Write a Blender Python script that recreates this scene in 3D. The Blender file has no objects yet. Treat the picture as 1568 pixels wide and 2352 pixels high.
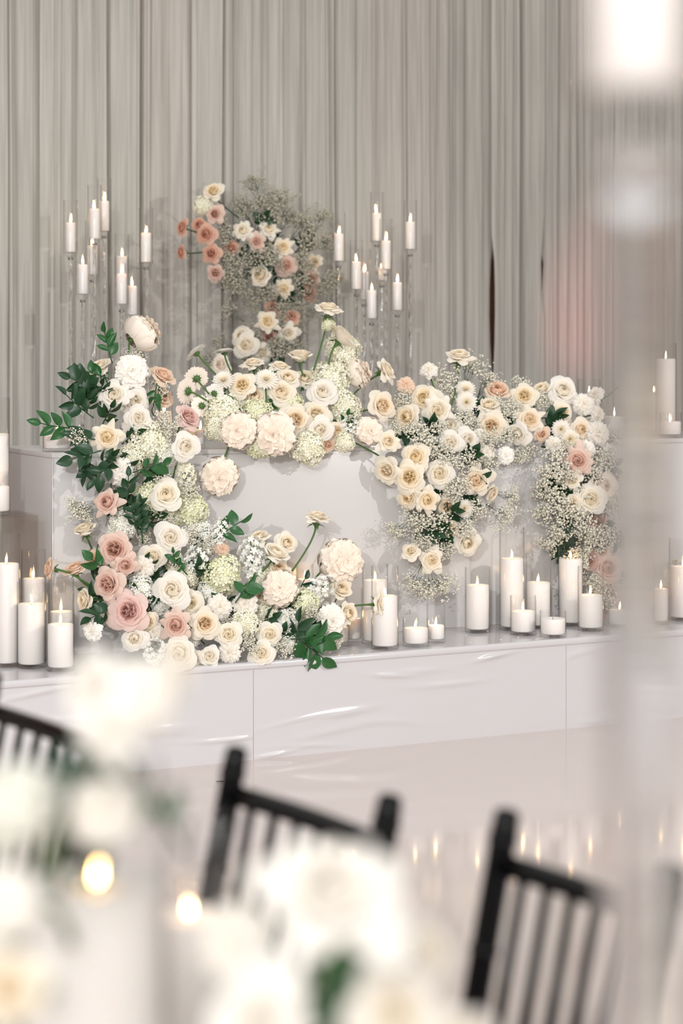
import bpy, math, random
import numpy as np
from mathutils import Vector, Matrix, Quaternion

# ------------------------------------------------------------------ scene, camera, light
scene = bpy.context.scene
COL = scene.collection
R = math.radians
F = 4680.0                      # focal length in pixels of the 1568 x 2352 frame
HX, HY = 784.0, 807.0           # principal column, horizon row
CAMZ = 1.46

cam_data = bpy.data.cameras.new('camera')
cam = bpy.data.objects.new('camera', cam_data)
COL.objects.link(cam)
cam.location = (0, 0, CAMZ)
cam.rotation_euler = (R(90), 0, 0)
cam_data.sensor_fit = 'VERTICAL'
cam_data.sensor_height = 36.0
cam_data.sensor_width = 24.0
cam_data.lens = F / 2352.0 * 36.0
cam_data.shift_y = (HY - 1176.0) / 2352.0
cam_data.clip_start = 0.05
cam_data.clip_end = 60
cam_data.dof.use_dof = True
cam_data.dof.focus_distance = 7.5
cam_data.dof.aperture_fstop = 2.45
scene.camera = cam

world = bpy.data.worlds.new('hall_light')
scene.world = world
world.use_nodes = True
wbg = world.node_tree.nodes['Background']
wbg.inputs[0].default_value = (1.0, 0.985, 0.975, 1)
wbg.inputs[1].default_value = 0.72

def lamp(name, kind, loc, target, power, color, size=0.1, spot=None):
    ld = bpy.data.lights.new(name, kind)
    ld.energy = power
    ld.color = color
    if kind == 'AREA':
        ld.size = size
    else:
        ld.shadow_soft_size = size
    if kind == 'SPOT' and spot:
        ld.spot_size = R(spot)
        ld.spot_blend = 1.0 if spot < 40 else 0.6
    o = bpy.data.objects.new(name, ld)
    COL.objects.link(o)
    o.location = loc
    o.rotation_euler = (Vector(target) - Vector(loc)).to_track_quat('-Z', 'Y').to_euler()
    return o

# flash held to the left of the camera, second flash on a stand far right, broad fill added behind the camera to brighten the foreground
lamp('photo_flash', 'SPOT', (-1.1, 0.6, 2.4), (0.1, 8.0, 0.95), 520, (1.0, 0.985, 0.97), 0.05, 50)
lamp('side_flash', 'SPOT', (5.9, 3.0, 3.3), (0.1, 7.7, 0.8), 680, (1.0, 0.975, 0.95), 0.05, 46)
lamp('rear_fill', 'AREA', (-0.4, -4.5, 4.4), (0.0, 5.0, 0.8), 380, (1.0, 0.985, 0.97), 3.5)
lamp('pink_uplight', 'SPOT', (1.18, 9.75, 0.42), (1.41, 11.2, 1.75), 62, (1.0, 0.34, 0.36), 0.03, 26)

scene.view_settings.view_transform = 'Standard'
scene.view_settings.look = 'None'
scene.view_settings.gamma = 1.0
scene.view_settings.use_curve_mapping = False
scene.view_settings.exposure = 0.14
scene.cycles.use_denoising = True
scene.cycles.use_adaptive_sampling = True
scene.cycles.adaptive_threshold = 0.025
scene.cycles.max_bounces = 10
scene.cycles.diffuse_bounces = 3
scene.cycles.glossy_bounces = 3
scene.cycles.transmission_bounces = 8
scene.cycles.transparent_max_bounces = 36
scene.cycles.caustics_reflective = False
scene.cycles.caustics_refractive = False
scene.cycles.sample_clamp_indirect = 2.0

# ------------------------------------------------------------------ placing helpers
CA, SA = math.cos(R(27)), math.sin(R(27))
UDIR = Vector((CA, SA, 0))       # along the front of the head table, to the right and away
NDIR = Vector((SA, -CA, 0))      # out of its front
ZSTAGE, ZTABLE = 0.35, 1.09

def at(px, py, Y):
    return Vector(((px - HX) * Y / F, Y, CAMZ - (py - HY) * Y / F))

def depth(px, d):
    k = (px - HX) / F
    return (7.95 * CA - d) / (CA - SA * k)

def P(px, py, d):
    """The point on the plane parallel to the table front, d metres in front of it."""
    return at(px, py, depth(px, d))

def tab(u, d, z):
    """Table coordinates: u along the front, d in front of it, height z."""
    return Vector((0, 7.95, z)) + UDIR * u + NDIR * d

def plane_at(px, py, z):
    """The point of the level plane at height z."""
    return at(px, py, F * (CAMZ - z) / (py - HY))

# ------------------------------------------------------------------ materials
def lin(c):
    return tuple(((v / 255) / 12.92 if v / 255 <= 0.04045 else ((v / 255 + 0.055) / 1.055) ** 2.4) for v in c)

MATS = {}
def new_mat(name):
    m = bpy.data.materials.new(name)
    m.use_nodes = True
    m.node_tree.nodes.clear()
    MATS[name] = m
    nt = m.node_tree
    out = nt.nodes.new('ShaderNodeOutputMaterial')
    return m, nt, out

def principled(name, col, rough=0.5, spec=0.5, noise=None, bump=None, sss=0.0, metal=0.0, coat=0.0):
    m, nt, out = new_mat(name)
    b = nt.nodes.new('ShaderNodeBsdfPrincipled')
    c = lin(col)
    b.inputs['Base Color'].default_value = (*c, 1)
    b.inputs['Roughness'].default_value = rough
    b.inputs['Specular IOR Level'].default_value = spec
    b.inputs['Metallic'].default_value = metal
    b.inputs['Coat Weight'].default_value = coat
    if sss:
        b.inputs['Subsurface Weight'].default_value = sss
        b.inputs['Subsurface Radius'].default_value = (0.022, 0.014, 0.009)
        b.inputs['Subsurface Scale'].default_value = 1.0
    tc = nt.nodes.new('ShaderNodeTexCoord')
    if noise:
        scale, amount, col2 = noise
        n = nt.nodes.new('ShaderNodeTexNoise')
        n.inputs['Scale'].default_value = scale
        n.inputs['Detail'].default_value = 4
        mx = nt.nodes.new('ShaderNodeMix')
        mx.data_type = 'RGBA'
        mx.inputs['A'].default_value = (*c, 1)
        mx.inputs['B'].default_value = (*lin(col2), 1)
        mr = nt.nodes.new('ShaderNodeMapRange')
        mr.inputs['From Min'].default_value = 0.35
        mr.inputs['From Max'].default_value = 0.7
        mr.inputs['To Max'].default_value = amount
        nt.links.new(tc.outputs['Object'], n.inputs['Vector'])
        nt.links.new(n.outputs['Fac'], mr.inputs['Value'])
        nt.links.new(mr.outputs['Result'], mx.inputs['Factor'])
        nt.links.new(mx.outputs['Result'], b.inputs['Base Color'])
    if bump:
        scale, strength, dist, stretch = bump
        mp = nt.nodes.new('ShaderNodeMapping')
        mp.inputs['Scale'].default_value = stretch
        n2 = nt.nodes.new('ShaderNodeTexNoise')
        n2.inputs['Scale'].default_value = scale
        n2.inputs['Detail'].default_value = 1.5
        bp = nt.nodes.new('ShaderNodeBump')
        bp.inputs['Strength'].default_value = strength
        bp.inputs['Distance'].default_value = dist
        nt.links.new(tc.outputs['Object'], mp.inputs['Vector'])
        nt.links.new(mp.outputs['Vector'], n2.inputs['Vector'])
        nt.links.new(n2.outputs['Fac'], bp.inputs['Height'])
        nt.links.new(bp.outputs['Normal'], b.inputs['Normal'])
    nt.links.new(b.outputs[0], out.inputs[0])
    return m

def petal_mat(name, inner, outer, mid=None, trans=0.38):
    """Soft translucent petals; the colour runs from the heart of the bloom to its outer petals."""
    m, nt, out = new_mat(name)
    a = nt.nodes.new('ShaderNodeAttribute')
    a.attribute_name = 't'
    cr = nt.nodes.new('ShaderNodeValToRGB')
    e = cr.color_ramp.elements
    e[0].position = 0.05; e[0].color = (*lin(inner), 1)
    e[1].position = 0.75; e[1].color = (*lin(outer), 1)
    if mid:
        k = e.new(0.4); k.color = (*lin(mid), 1)
    nt.links.new(a.outputs['Fac'], cr.inputs['Fac'])
    d = nt.nodes.new('ShaderNodeBsdfDiffuse')
    t = nt.nodes.new('ShaderNodeBsdfTranslucent')
    mx = nt.nodes.new('ShaderNodeMixShader')
    mx.inputs[0].default_value = trans
    nt.links.new(cr.outputs['Color'], d.inputs['Color'])
    nt.links.new(cr.outputs['Color'], t.inputs['Color'])
    nt.links.new(d.outputs[0], mx.inputs[1])
    nt.links.new(t.outputs[0], mx.inputs[2])
    nt.links.new(mx.outputs[0], out.inputs[0])
    return m

def thin_glass(name, tint=(254, 254, 254), edge=0.6, rough=0.01, dark=0.72):
    """Thin clear glass: see-through face on, mirror-like and a little tinted towards grazing angles."""
    m, nt, out = new_mat(name)
    lw = nt.nodes.new('ShaderNodeLayerWeight')
    lw.inputs['Blend'].default_value = 0.5
    pw = nt.nodes.new('ShaderNodeMath'); pw.operation = 'POWER'
    pw.inputs[1].default_value = 5.0
    ma = nt.nodes.new('ShaderNodeMath'); ma.operation = 'MULTIPLY_ADD'
    ma.inputs[1].default_value = edge
    ma.inputs[2].default_value = 0.018
    tr = nt.nodes.new('ShaderNodeBsdfTransparent')
    mc = nt.nodes.new('ShaderNodeMix'); mc.data_type = 'RGBA'
    mc.inputs['A'].default_value = (*lin(tint), 1)
    mc.inputs['B'].default_value = (*lin(tuple(v * dark for v in tint)), 1)
    gl = nt.nodes.new('ShaderNodeBsdfGlossy')
    gl.inputs['Roughness'].default_value = rough
    gl.inputs['Color'].default_value = (0.95, 0.95, 0.95, 1)
    mx = nt.nodes.new('ShaderNodeMixShader')
    nt.links.new(lw.outputs['Facing'], pw.inputs[0])
    nt.links.new(pw.outputs[0], ma.inputs[0])
    nt.links.new(pw.outputs[0], mc.inputs['Factor'])
    nt.links.new(mc.outputs['Result'], tr.inputs['Color'])
    nt.links.new(ma.outputs[0], mx.inputs[0])
    nt.links.new(tr.outputs[0], mx.inputs[1])
    nt.links.new(gl.outputs[0], mx.inputs[2])
    nt.links.new(mx.outputs[0], out.inputs[0])
    return m

def solid_glass(name, col=(1, 1, 1), ior=1.5):
    m, nt, out = new_mat(name)
    g = nt.nodes.new('ShaderNodeBsdfGlass')
    g.inputs['IOR'].default_value = ior
    g.inputs['Roughness'].default_value = 0.0
    g.inputs['Color'].default_value = (*col, 1)
    nt.links.new(g.outputs[0], out.inputs[0])
    return m

def emitter(name, col, strength):
    m, nt, out = new_mat(name)
    e = nt.nodes.new('ShaderNodeEmission')
    e.inputs['Color'].default_value = (*col, 1)
    e.inputs['Strength'].default_value = strength
    nt.links.new(e.outputs[0], out.inputs[0])
    return m

def sheer(name, col, trans=0.25, scale=900):
    """Loosely woven sheer cloth."""
    m, nt, out = new_mat(name)
    tc = nt.nodes.new('ShaderNodeTexCoord')
    mp = nt.nodes.new('ShaderNodeMapping')
    mp.inputs['Scale'].default_value = (1, 1, 0.03)
    n = nt.nodes.new('ShaderNodeTexNoise')
    n.inputs['Scale'].default_value = 60
    n.inputs['Detail'].default_value = 5
    cr = nt.nodes.new('ShaderNodeValToRGB')
    cr.color_ramp.elements[0].position = 0.3
    cr.color_ramp.elements[1].position = 0.7
    cr.color_ramp.elements[0].color = (*lin(tuple(v * 0.93 for v in col)), 1)
    cr.color_ramp.elements[1].color = (*lin(tuple(min(255, v * 1.04) for v in col)), 1)
    nt.links.new(tc.outputs['Object'], mp.inputs['Vector'])
    nt.links.new(mp.outputs['Vector'], n.inputs['Vector'])
    nt.links.new(n.outputs['Fac'], cr.inputs['Fac'])
    d = nt.nodes.new('ShaderNodeBsdfDiffuse')
    t = nt.nodes.new('ShaderNodeBsdfTranslucent')
    mx = nt.nodes.new('ShaderNodeMixShader')
    mx.inputs[0].default_value = trans
    nt.links.new(cr.outputs['Color'], d.inputs['Color'])
    nt.links.new(cr.outputs['Color'], t.inputs['Color'])
    nt.links.new(d.outputs[0], mx.inputs[1])
    nt.links.new(t.outputs[0], mx.inputs[2])
    nt.links.new(mx.outputs[0], out.inputs[0])
    return m

principled('vinyl', (200, 198, 200), 0.13, 0.5, noise=(1.2, 0.35, (197, 194, 195)), bump=(2.6, 0.3, 0.02, (1.0, 1.0, 2.6)))
principled('table_gloss', (206, 204, 203), 0.22, 0.5, noise=(2.0, 0.3, (203, 200, 199)))
principled('floor_gloss', (209, 197, 192), 0.08, 0.5, noise=(0.7, 0.4, (206, 193, 188)), bump=(5.0, 0.05, 0.01, (1.0, 0.35, 1.0)))
principled('wall_side', (176, 166, 156), 0.8, 0.2, noise=(2.0, 0.4, (168, 157, 147)))
principled('wall_paint', (128, 88, 70), 0.8, 0.2, noise=(3.0, 0.4, (112, 78, 62)))
principled('black_lacquer', (5, 6, 8), 0.14, 0.22)
principled('cushion', (236, 232, 226), 0.8, 0.2)
principled('wax', (243, 238, 234), 0.45, 0.3, noise=(6.0, 0.3, (240, 233, 227)), sss=0.5)
principled('wick', (40, 30, 25), 0.9, 0.1)
principled('linen', (238, 230, 224), 0.85, 0.15, noise=(40.0, 0.3, (231, 221, 213)))
principled('leaf', (48, 98, 50), 0.36, 0.4, noise=(14.0, 0.7, (28, 70, 38)))
principled('leaf_dark', (32, 68, 38), 0.4, 0.4, noise=(14.0, 0.7, (20, 48, 30)))
principled('stem', (70, 104, 52), 0.5, 0.3, noise=(30.0, 0.5, (92, 118, 66)))
principled('stem_dark', (44, 74, 48), 0.55, 0.3, noise=(30.0, 0.5, (62, 86, 58)))
principled('gyp_stem', (50, 74, 52), 0.6, 0.2)
principled('gyp_stem_grey', (92, 100, 84), 0.6, 0.2)
principled('foam', (42, 58, 42), 0.9, 0.1)
principled('steel', (150, 150, 150), 0.25, 0.5, metal=1.0)
sheer('drape', (207, 204, 196))
sheer('drape_warm', (209, 204, 196))
thin_glass('vase_glass')
thin_glass('acrylic', (250, 249, 247), 0.3, 0.01, 0.93)
thin_glass('tube_glass', (254, 254, 254), 0.45)
solid_glass('rod_glass')
emitter('flame', (1.0, 0.62, 0.27), 36.0)

petal_mat('white', (251, 237, 202), (253, 249, 242), (253, 246, 233))
petal_mat('ivory', (250, 233, 190), (254, 249, 238), (253, 244, 225))
petal_mat('cream', (250, 230, 190), (254, 247, 233), (253, 241, 219))
petal_mat('yellow', (250, 222, 158), (254, 246, 230), (253, 238, 209))
petal_mat('apricot', (247, 212, 158), (253, 244, 229), (251, 234, 208))
petal_mat('peach', (238, 192, 156), (249, 228, 208), (246, 216, 190))
petal_mat('blush', (206, 156, 136), (243, 220, 207), (235, 200, 184))
petal_mat('pink', (216, 166, 154), (245, 220, 212), (238, 204, 195))
petal_mat('mauve', (150, 100, 92), (216, 178, 166), (194, 148, 136))
petal_mat('coral', (192, 128, 104), (238, 200, 180), (226, 176, 154))
petal_mat('peony_blush', (251, 230, 212), (252, 242, 229), (252, 238, 222), 0.2)
petal_mat('peony_white', (251, 243, 232), (252, 249, 242), None, 0.2)
petal_mat('hyd_green', (238, 239, 196), (246, 245, 220), (243, 243, 210), 0.2)
petal_mat('hyd_cream', (248, 244, 216), (250, 247, 231), (249, 246, 225), 0.2)
petal_mat('hyd_white', (248, 248, 236), (251, 251, 246), (250, 250, 242), 0.2)
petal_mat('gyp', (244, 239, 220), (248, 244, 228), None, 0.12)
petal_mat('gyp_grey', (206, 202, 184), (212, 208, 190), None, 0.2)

# ------------------------------------------------------------------ mesh helpers
def link(name, me, mat=None, parent=None):
    o = bpy.data.objects.new(name, me)
    COL.objects.link(o)
    if parent is not None:
        o.parent = parent
    if mat is not None:
        if not me.materials:
            me.materials.append(MATS[mat])
        elif me.materials[0] is not MATS[mat]:
            o.material_slots[0].link = 'OBJECT'
            o.material_slots[0].material = MATS[mat]
    return o

def tag(o, label, cat, group=None, kind=None):
    o['label'] = label
    o['category'] = cat
    if group: o['group'] = group
    if kind: o['kind'] = kind
    return o

def empty(name, loc=(0, 0, 0), rz=0.0):
    o = bpy.data.objects.new(name, None)
    COL.objects.link(o)
    o.location = loc
    o.rotation_euler = (0, 0, rz)
    o.empty_display_size = 0.05
    return o

def mesh(name, verts, faces, smooth=True, tvals=None):
    me = bpy.data.meshes.new(name)
    me.from_pydata([tuple(v) for v in verts], [], faces)
    if smooth:
        me.polygons.foreach_set('use_smooth', [True] * len(me.polygons))
    if tvals is not None:
        at_ = me.attributes.new('t', 'FLOAT', 'POINT')
        at_.data.foreach_set('value', [float(x) for x in tvals])
    me.update()
    return me

class MB:
    def __init__(self):
        self.v, self.f, self.t = [], [], []
    def add(self, vs, fs, t=None):
        n = len(self.v)
        self.v += [tuple(p) for p in vs]
        self.f += [tuple(i + n for i in f) for f in fs]
        self.t += list(t) if t is not None else [1.0] * len(vs)
    def box(self, lo, hi, mat=None):
        c = [(x, y, z) for x in (lo[0], hi[0]) for y in (lo[1], hi[1]) for z in (lo[2], hi[2])]
        if mat is not None: c = [mat @ Vector(p) for p in c]
        self.add(c, [(0, 1, 3, 2), (4, 6, 7, 5), (0, 4, 5, 1), (2, 3, 7, 6), (0, 2, 6, 4), (1, 5, 7, 3)])
    def tube(self, pts, rad, n=8, cap=True):
        pts = [Vector(p) for p in pts]
        if not hasattr(rad, '__len__'): rad = [rad] * len(pts)
        rings = []
        ref = None
        for i, p in enumerate(pts):
            d = (pts[min(i + 1, len(pts) - 1)] - pts[max(i - 1, 0)]).normalized()
            if ref is None:
                ref = d.orthogonal().normalized()
            ref = (ref - d * ref.dot(d)).normalized()
            b = d.cross(ref)
            rings.append([p + (ref * math.cos(2 * math.pi * k / n) + b * math.sin(2 * math.pi * k / n)) * rad[i] for k in range(n)])
        vs = [q for r in rings for q in r]
        fs = [(i * n + k, i * n + (k + 1) % n, (i + 1) * n + (k + 1) % n, (i + 1) * n + k) for i in range(len(pts) - 1) for k in range(n)]
        if cap:
            fs += [tuple(range(n - 1, -1, -1)), tuple((len(pts) - 1) * n + k for k in range(n))]
        self.add(vs, fs)
    def lathe(self, prof, n=28, twist=0.0, closed=False):
        vs, fs = [], []
        m = len(prof)
        for j, (r, z) in enumerate(prof):
            for k in range(n):
                a = 2 * math.pi * k / n + twist * z
                vs.append((r * math.cos(a), r * math.sin(a), z))
        rows = m if closed else m - 1
        for j in range(rows):
            j2 = (j + 1) % m
            for k in range(n):
                fs.append((j * n + k, j * n + (k + 1) % n, j2 * n + (k + 1) % n, j2 * n + k))
        if not closed:
            if prof[0][0] > 1e-6: fs.append(tuple(range(n - 1, -1, -1)))
            if prof[-1][0] > 1e-6: fs.append(tuple((m - 1) * n + k for k in range(n)))
        self.add(vs, fs)
    def build(self, name, mat=None, parent=None, smooth=True, sharp=None):
        me = mesh(name, self.v, self.f, smooth, self.t)
        if smooth and sharp:
            me.set_sharp_from_angle(angle=R(sharp))
        return link(name, me, mat, parent)
    def mesh(self, name, smooth=True, sharp=None):
        me = mesh(name, self.v, self.f, smooth, self.t)
        if smooth and sharp:
            me.set_sharp_from_angle(angle=R(sharp))
        return me

def bevel_box(name, lo, hi, bev, mat, parent=None, seg=2):
    import bmesh
    bm = bmesh.new()
    bmesh.ops.create_cube(bm, size=1.0)
    for v in bm.verts:
        v.co = Vector((lo[i] + (v.co[i] + 0.5) * (hi[i] - lo[i]) for i in range(3)))
    bmesh.ops.bevel(bm, geom=list(bm.edges), offset=bev, segments=seg, affect='EDGES', profile=0.6)
    me = bpy.data.meshes.new(name)
    bm.to_mesh(me); bm.free()
    me.polygons.foreach_set('use_smooth', [True] * len(me.polygons))
    me.set_sharp_from_angle(angle=R(40))
    return link(name, me, mat, parent)

# ------------------------------------------------------------------ structure: floor, wall behind the drapes
mb = MB()
mb.add([(-9, -4, 0), (9, -4, 0), (9, 16, 0), (-9, 16, 0)], [(0, 1, 2, 3)])
fl = mb.build('floor', 'floor_gloss', None, False)
fl['kind'] = 'structure'; fl['label'] = 'glossy pale blush floor in front of the stage'

def u_of(px, d):
    q = P(px, 1000, d) - Vector((0, 7.95, 0))
    return q.x * UDIR.x + q.y * UDIR.y

mb = MB()
lo, hi = (-7.0, 2.75, 0.0), (6.9, 2.9, 4.4)
mb.box(lo, hi, Matrix.Translation((0, 7.95, 0)) @ Matrix.Rotation(R(27), 4, 'Z'))
w = mb.build('wall_back', 'wall_paint', None, False)
w['kind'] = 'structure'; w['label'] = 'dark brown wall behind the drapes'

for nm, x0, x1 in (('wall_left', -7.2, -7.0), ('wall_right', 7.0, 7.2)):
    mb = MB(); mb.box((x0, -5.5, 0), (x1, 15.5, 4.6))
    w = mb.build(nm, 'wall_side', None, False)
    w['kind'] = 'structure'; w['label'] = 'plain taupe side wall of the hall'

# stage
st = empty('stage', (0, 7.95, 0), R(27))
tag(st, 'low stage wrapped in glossy white vinyl under the head table', 'stage')
bevel_box('deck', (-4.2, -0.462, 0.322), (4.8, 2.7, ZSTAGE), 0.013, 'vinyl', st, 4)
seams = [-4.18, u_of(-120, 0.455), u_of(582, 0.455), u_of(1300, 0.455), 3.1, 4.78]
rv = random.Random(12)
def wrinkled_panel(a, b):
    """A vinyl-clad panel with slack, shiny wrinkles."""
    NX, NZ = max(8, int((b - a) / .014)), 96
    z0, z1 = 0.0, 0.326
    ws = []
    for _ in range(int((b - a) * 9)):
        low = rv.random() < .72
        ws.append((rv.uniform(a, b), rv.uniform(.01, .15) if low else rv.uniform(.2, .31), rv.uniform(.05, .2), rv.uniform(.007, .016), rv.uniform(-.25, .35), rv.uniform(.003, .0065), rv.uniform(-.4, .4)))
    vs = []
    for j in range(NZ):
        z = z0 + (z1 - z0) * j / (NZ - 1)
        for i in range(NX):
            u = a + (b - a) * i / (NX - 1)
            d = 0
            for (cu, cz, L, w_, sl, A, cv) in ws:
                du = u - cu
                if abs(du) < 2.2 * L:
                    zz = z - cz - sl * du * .5 - cv * du * du
                    d += A * math.exp(-(du / L) ** 2 - (zz / w_) ** 2)
            e = min(1, (u - a) / .015, (b - u) / .015, (z1 - z) / .012)
            vs.append((u, -0.4545 - d * max(0, e), z))
    n = NX * NZ
    fs = [(q * NX + k, q * NX + k + 1, (q + 1) * NX + k + 1, (q + 1) * NX + k) for q in range(NZ - 1) for k in range(NX - 1)]
    vs += [(a, -.43, z0), (b, -.43, z0), (b, -.43, z1), (a, -.43, z1)]
    fs += [(n, n + 3, n + 2, n + 1), tuple(range(NX - 1, -1, -1)) + (n, n + 1), tuple((NZ - 1) * NX + k for k in range(NX)) + (n + 2, n + 3),
           tuple(q * NX for q in range(NZ)) + (n + 3, n), tuple(q * NX + NX - 1 for q in range(NZ - 1, -1, -1)) + (n + 1, n + 2)]
    me = mesh('front_panel', vs, fs)
    me.set_sharp_from_angle(angle=R(45))
    return link('front_panel', me, 'vinyl', st)
for a, b in zip(seams[:-1], seams[1:]):
    wrinkled_panel(a + .0008, b - .0008)

# head table
UL, UR = u_of(119, 0.0), 2.45
tb = empty('head_table', (0, 7.95, ZSTAGE), R(27))
tag(tb, 'long glossy white panelled head table carrying the flowers', 'table')
HT = ZTABLE - ZSTAGE
bevel_box('table_top', (UL, 0.0, HT - 0.02), (UR, 0.62, HT), 0.006, 'table_gloss', tb)
bevel_box('front_panel', (UL + 0.003, 0.003, 0.0), (UR - 0.003, 0.02, HT - 0.0195), 0.003, 'table_gloss', tb)
bevel_box('side_panel', (UL + 0.003, 0.0205, 0.0), (UL + 0.02, 0.615, HT - 0.0195), 0.003, 'table_gloss', tb)
bevel_box('side_panel', (UR - 0.02, 0.0205, 0.0), (UR - 0.003, 0.615, HT - 0.0195), 0.003, 'table_gloss', tb)
edge = MB()
edge.tube([(UL + 0.004, 0.002, 0.002), (UL + 0.004, 0.002, HT - 0.022)], 0.0035, 8)
edge.build('edge_strip', 'table_gloss', tb)

# drapes
DC = -2.25
bounds = [-330, -90, 102, 304, 452, 640, 828, 1027, 1136, 1250, 1420, 1640, 1860]
gap = {1136: (540, 880, 0.006), 1250: (515, 725, 0.021)}
def z_of(py, px):
    return at(px, py, depth(px, DC)).z
def edge_shift(px, z, side):
    """Panels overlap a little except where they part and the wall shows through."""
    o = 0.022
    if px in gap:
        y0, y1, g = gap[px]
        z0, z1 = z_of(y1, px), z_of(y0, px)
        k = (z - z0) / (z1 - z0)
        if 0 < k < 1:
            o = 0.022 - (0.022 + g) * math.sin(math.pi * k) ** 0.6 if True else o
    return side * o
rngc = random.Random(5)
places = ['beyond the left edge of the stage', 'at the far left behind the tall candle', 'behind the left cluster of candle holders',
          'just right of the left candle holders', 'behind the raised back bouquet on its left', 'behind the raised back bouquet on its right',
          'behind the right cluster of candle holders', 'ending at the long dark slit', 'between the long dark and the short reddish slit',
          'with a pink glow, right of the short slit', 'behind the blurred glass stem', 'beyond the right edge of the stage']
for i in range(len(bounds) - 1):
    pa, pb = bounds[i], bounds[i + 1]
    ua, ub = u_of(pa, DC), u_of(pb, DC)
    NX, NZ = 190, 26
    z0, z1 = ZSTAGE + 0.004, 3.95
    # fold profile: irregular soft pleats, a few sharp creases
    waves = [(rngc.uniform(.035, .05), rngc.uniform(.10, .2), rngc.uniform(0, 6.3)), (rngc.uniform(.06, .095), rngc.uniform(.35, .55), rngc.uniform(0, 6.3)),
             (rngc.uniform(.13, .2), rngc.uniform(.7, 1.1), rngc.uniform(0, 6.3)), (rngc.uniform(.3, .45), .8, rngc.uniform(0, 6.3))]
    creases = [(rngc.uniform(0.05, 0.95), rngc.uniform(.004, .009), rngc.uniform(1.2, 3.2)) for _ in range(5)]
    warp = rngc.uniform(0, 6.3)
    layer = 0.0 if i % 2 == 0 else 0.034
    vs = []
    for jz in range(NZ):
        z = z0 + (z1 - z0) * jz / (NZ - 1)
        ea, eb = ua + edge_shift(pa, z, -1), ub + edge_shift(pb, z, 1)
        for jx in range(NX):
            s = jx / (NX - 1)
            u = ua + (ub - ua) * s
            u += (ea - ua) * max(0, 1 - (u - ua) / .06) + (eb - ub) * max(0, 1 - (ub - u) / .06)
            o = 0
            uw = u + .022 * math.sin(2 * math.pi * u / .21 + warp) + .011 * math.sin(2 * math.pi * u / .087 + 2 * warp)
            for wl, am, ph in waves:
                o += am * math.sin(2 * math.pi * uw / wl + ph + 0.35 * math.sin(z * 1.1 + ph * 3) + 0.14 * math.sin(z * 3.1 + ph))
            for cs, cw, ca in creases:
                o -= ca * math.exp(-((u - (ua + (ub - ua) * (cs + 0.012 * math.sin(z * 1.3 + cs * 9)))) / cw) ** 2)
            o = 0.0084 * o
            o += -0.012 * math.exp(-(min(s, 1 - s) / 0.035) ** 2)
            p = tab(u, DC - layer + o, z)
            vs.append(p)
    fs = [(a * NX + b, a * NX + b + 1, (a + 1) * NX + b + 1, (a + 1) * NX + b) for a in range(NZ - 1) for b in range(NX - 1)]
    me = mesh('curtain', vs, fs)
    o = link('curtain', me, 'drape' if i % 3 else 'drape_warm')
    tag(o, 'greige sheer curtain panel ' + places[i], 'curtain', 'sheer drapes behind the stage')

# ------------------------------------------------------------------ flower meshes (unit radius, facing +Z)
def petal_pts(rng, theta, r0, z0, L, a0, a1, W, p=2.2, tipk=0.3, roll=0.0, ruf=0.0, nu=5, nv=6, serr=0.0):
    st_ = 24
    rr, zz = [r0], [z0]
    for k in range(st_):
        v = (k + 0.5) / st_
        a = R(a0 + (a1 - a0) * v ** 1.4)
        rr.append(rr[-1] + math.cos(a) * L / st_)
        zz.append(zz[-1] + math.sin(a) * L / st_)
    ph = rng.uniform(0, 6.3)
    ph2 = rng.uniform(0, 6.3)
    ct, sn = math.cos(theta), math.sin(theta)
    pts = []
    for j in range(nv):
        v = j / (nv - 1)
        for i in range(nu):
            u = -1 + 2 * i / (nu - 1)
            ve = v * (1 - tipk * abs(u) ** p)
            if serr and j == nv - 1:
                ve *= 1 - serr * (i % 2) - rng.uniform(0, serr * 0.5)
            x = ve * st_
            k = min(int(x), st_ - 1)
            f = x - k
            rho = rr[k] * (1 - f) + rr[k + 1] * f
            z = zz[k] * (1 - f) + zz[k + 1] * f
            w = W * (0.22 + 0.78 * math.sin(math.pi * 0.5 * min(1, v / 0.62)))
            if v > 0.72: w *= 1 - 0.30 * ((v - 0.72) / 0.28) ** 2
            rc = max(abs(rho) * 1.12, 0.2)
            an = max(-1.9, min(1.9, u * w / rc))
            xt = rc * math.sin(an)
            dr = -rc * (1 - math.cos(an))
            e = roll * u * u * v * v
            dr += e * 0.45
            z -= e * 0.55
            if ruf:
                q = ruf * v * v * (math.sin(u * 5.0 + ph) + 0.6 * math.sin(u * 9 + ph2))
                z += q * 0.7
                dr += q * 0.7
            pts.append(((rho + dr) * ct - xt * sn, (rho + dr) * sn + xt * ct, z))
    fs = [(a * nu + b, a * nu + b + 1, (a + 1) * nu + b + 1, (a + 1) * nu + b) for a in range(nv - 1) for b in range(nu - 1)]
    return pts, fs

def norm_parts(parts, target=1.0):
    """Scale the list of (points, faces, t) so that the widest radius is target."""
    m = max(math.hypot(p[0], p[1]) for pts, _, _ in parts for p in pts)
    s = target / m
    return [([(p[0] * s, p[1] * s, p[2] * s) for p in pts], fs, t) for pts, fs, t in parts]

def assemble(name, parts, n_outer):
    """One mesh for the heart of the bloom and one for each of its outer petals."""
    inner = MB()
    for pts, fs, t in parts[:len(parts) - n_outer]:
        inner.add(pts, fs, t)
    outs = []
    for pts, fs, t in parts[len(parts) - n_outer:]:
        q = MB(); q.add(pts, fs, t)
        outs.append(q.mesh('petal'))
    return inner.mesh(name), outs

def tvals(n, nu, nv, t):
    return [min(1, t * 0.82 + 0.18 * (k // nu) / (nv - 1)) for k in range(n)]

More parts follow.
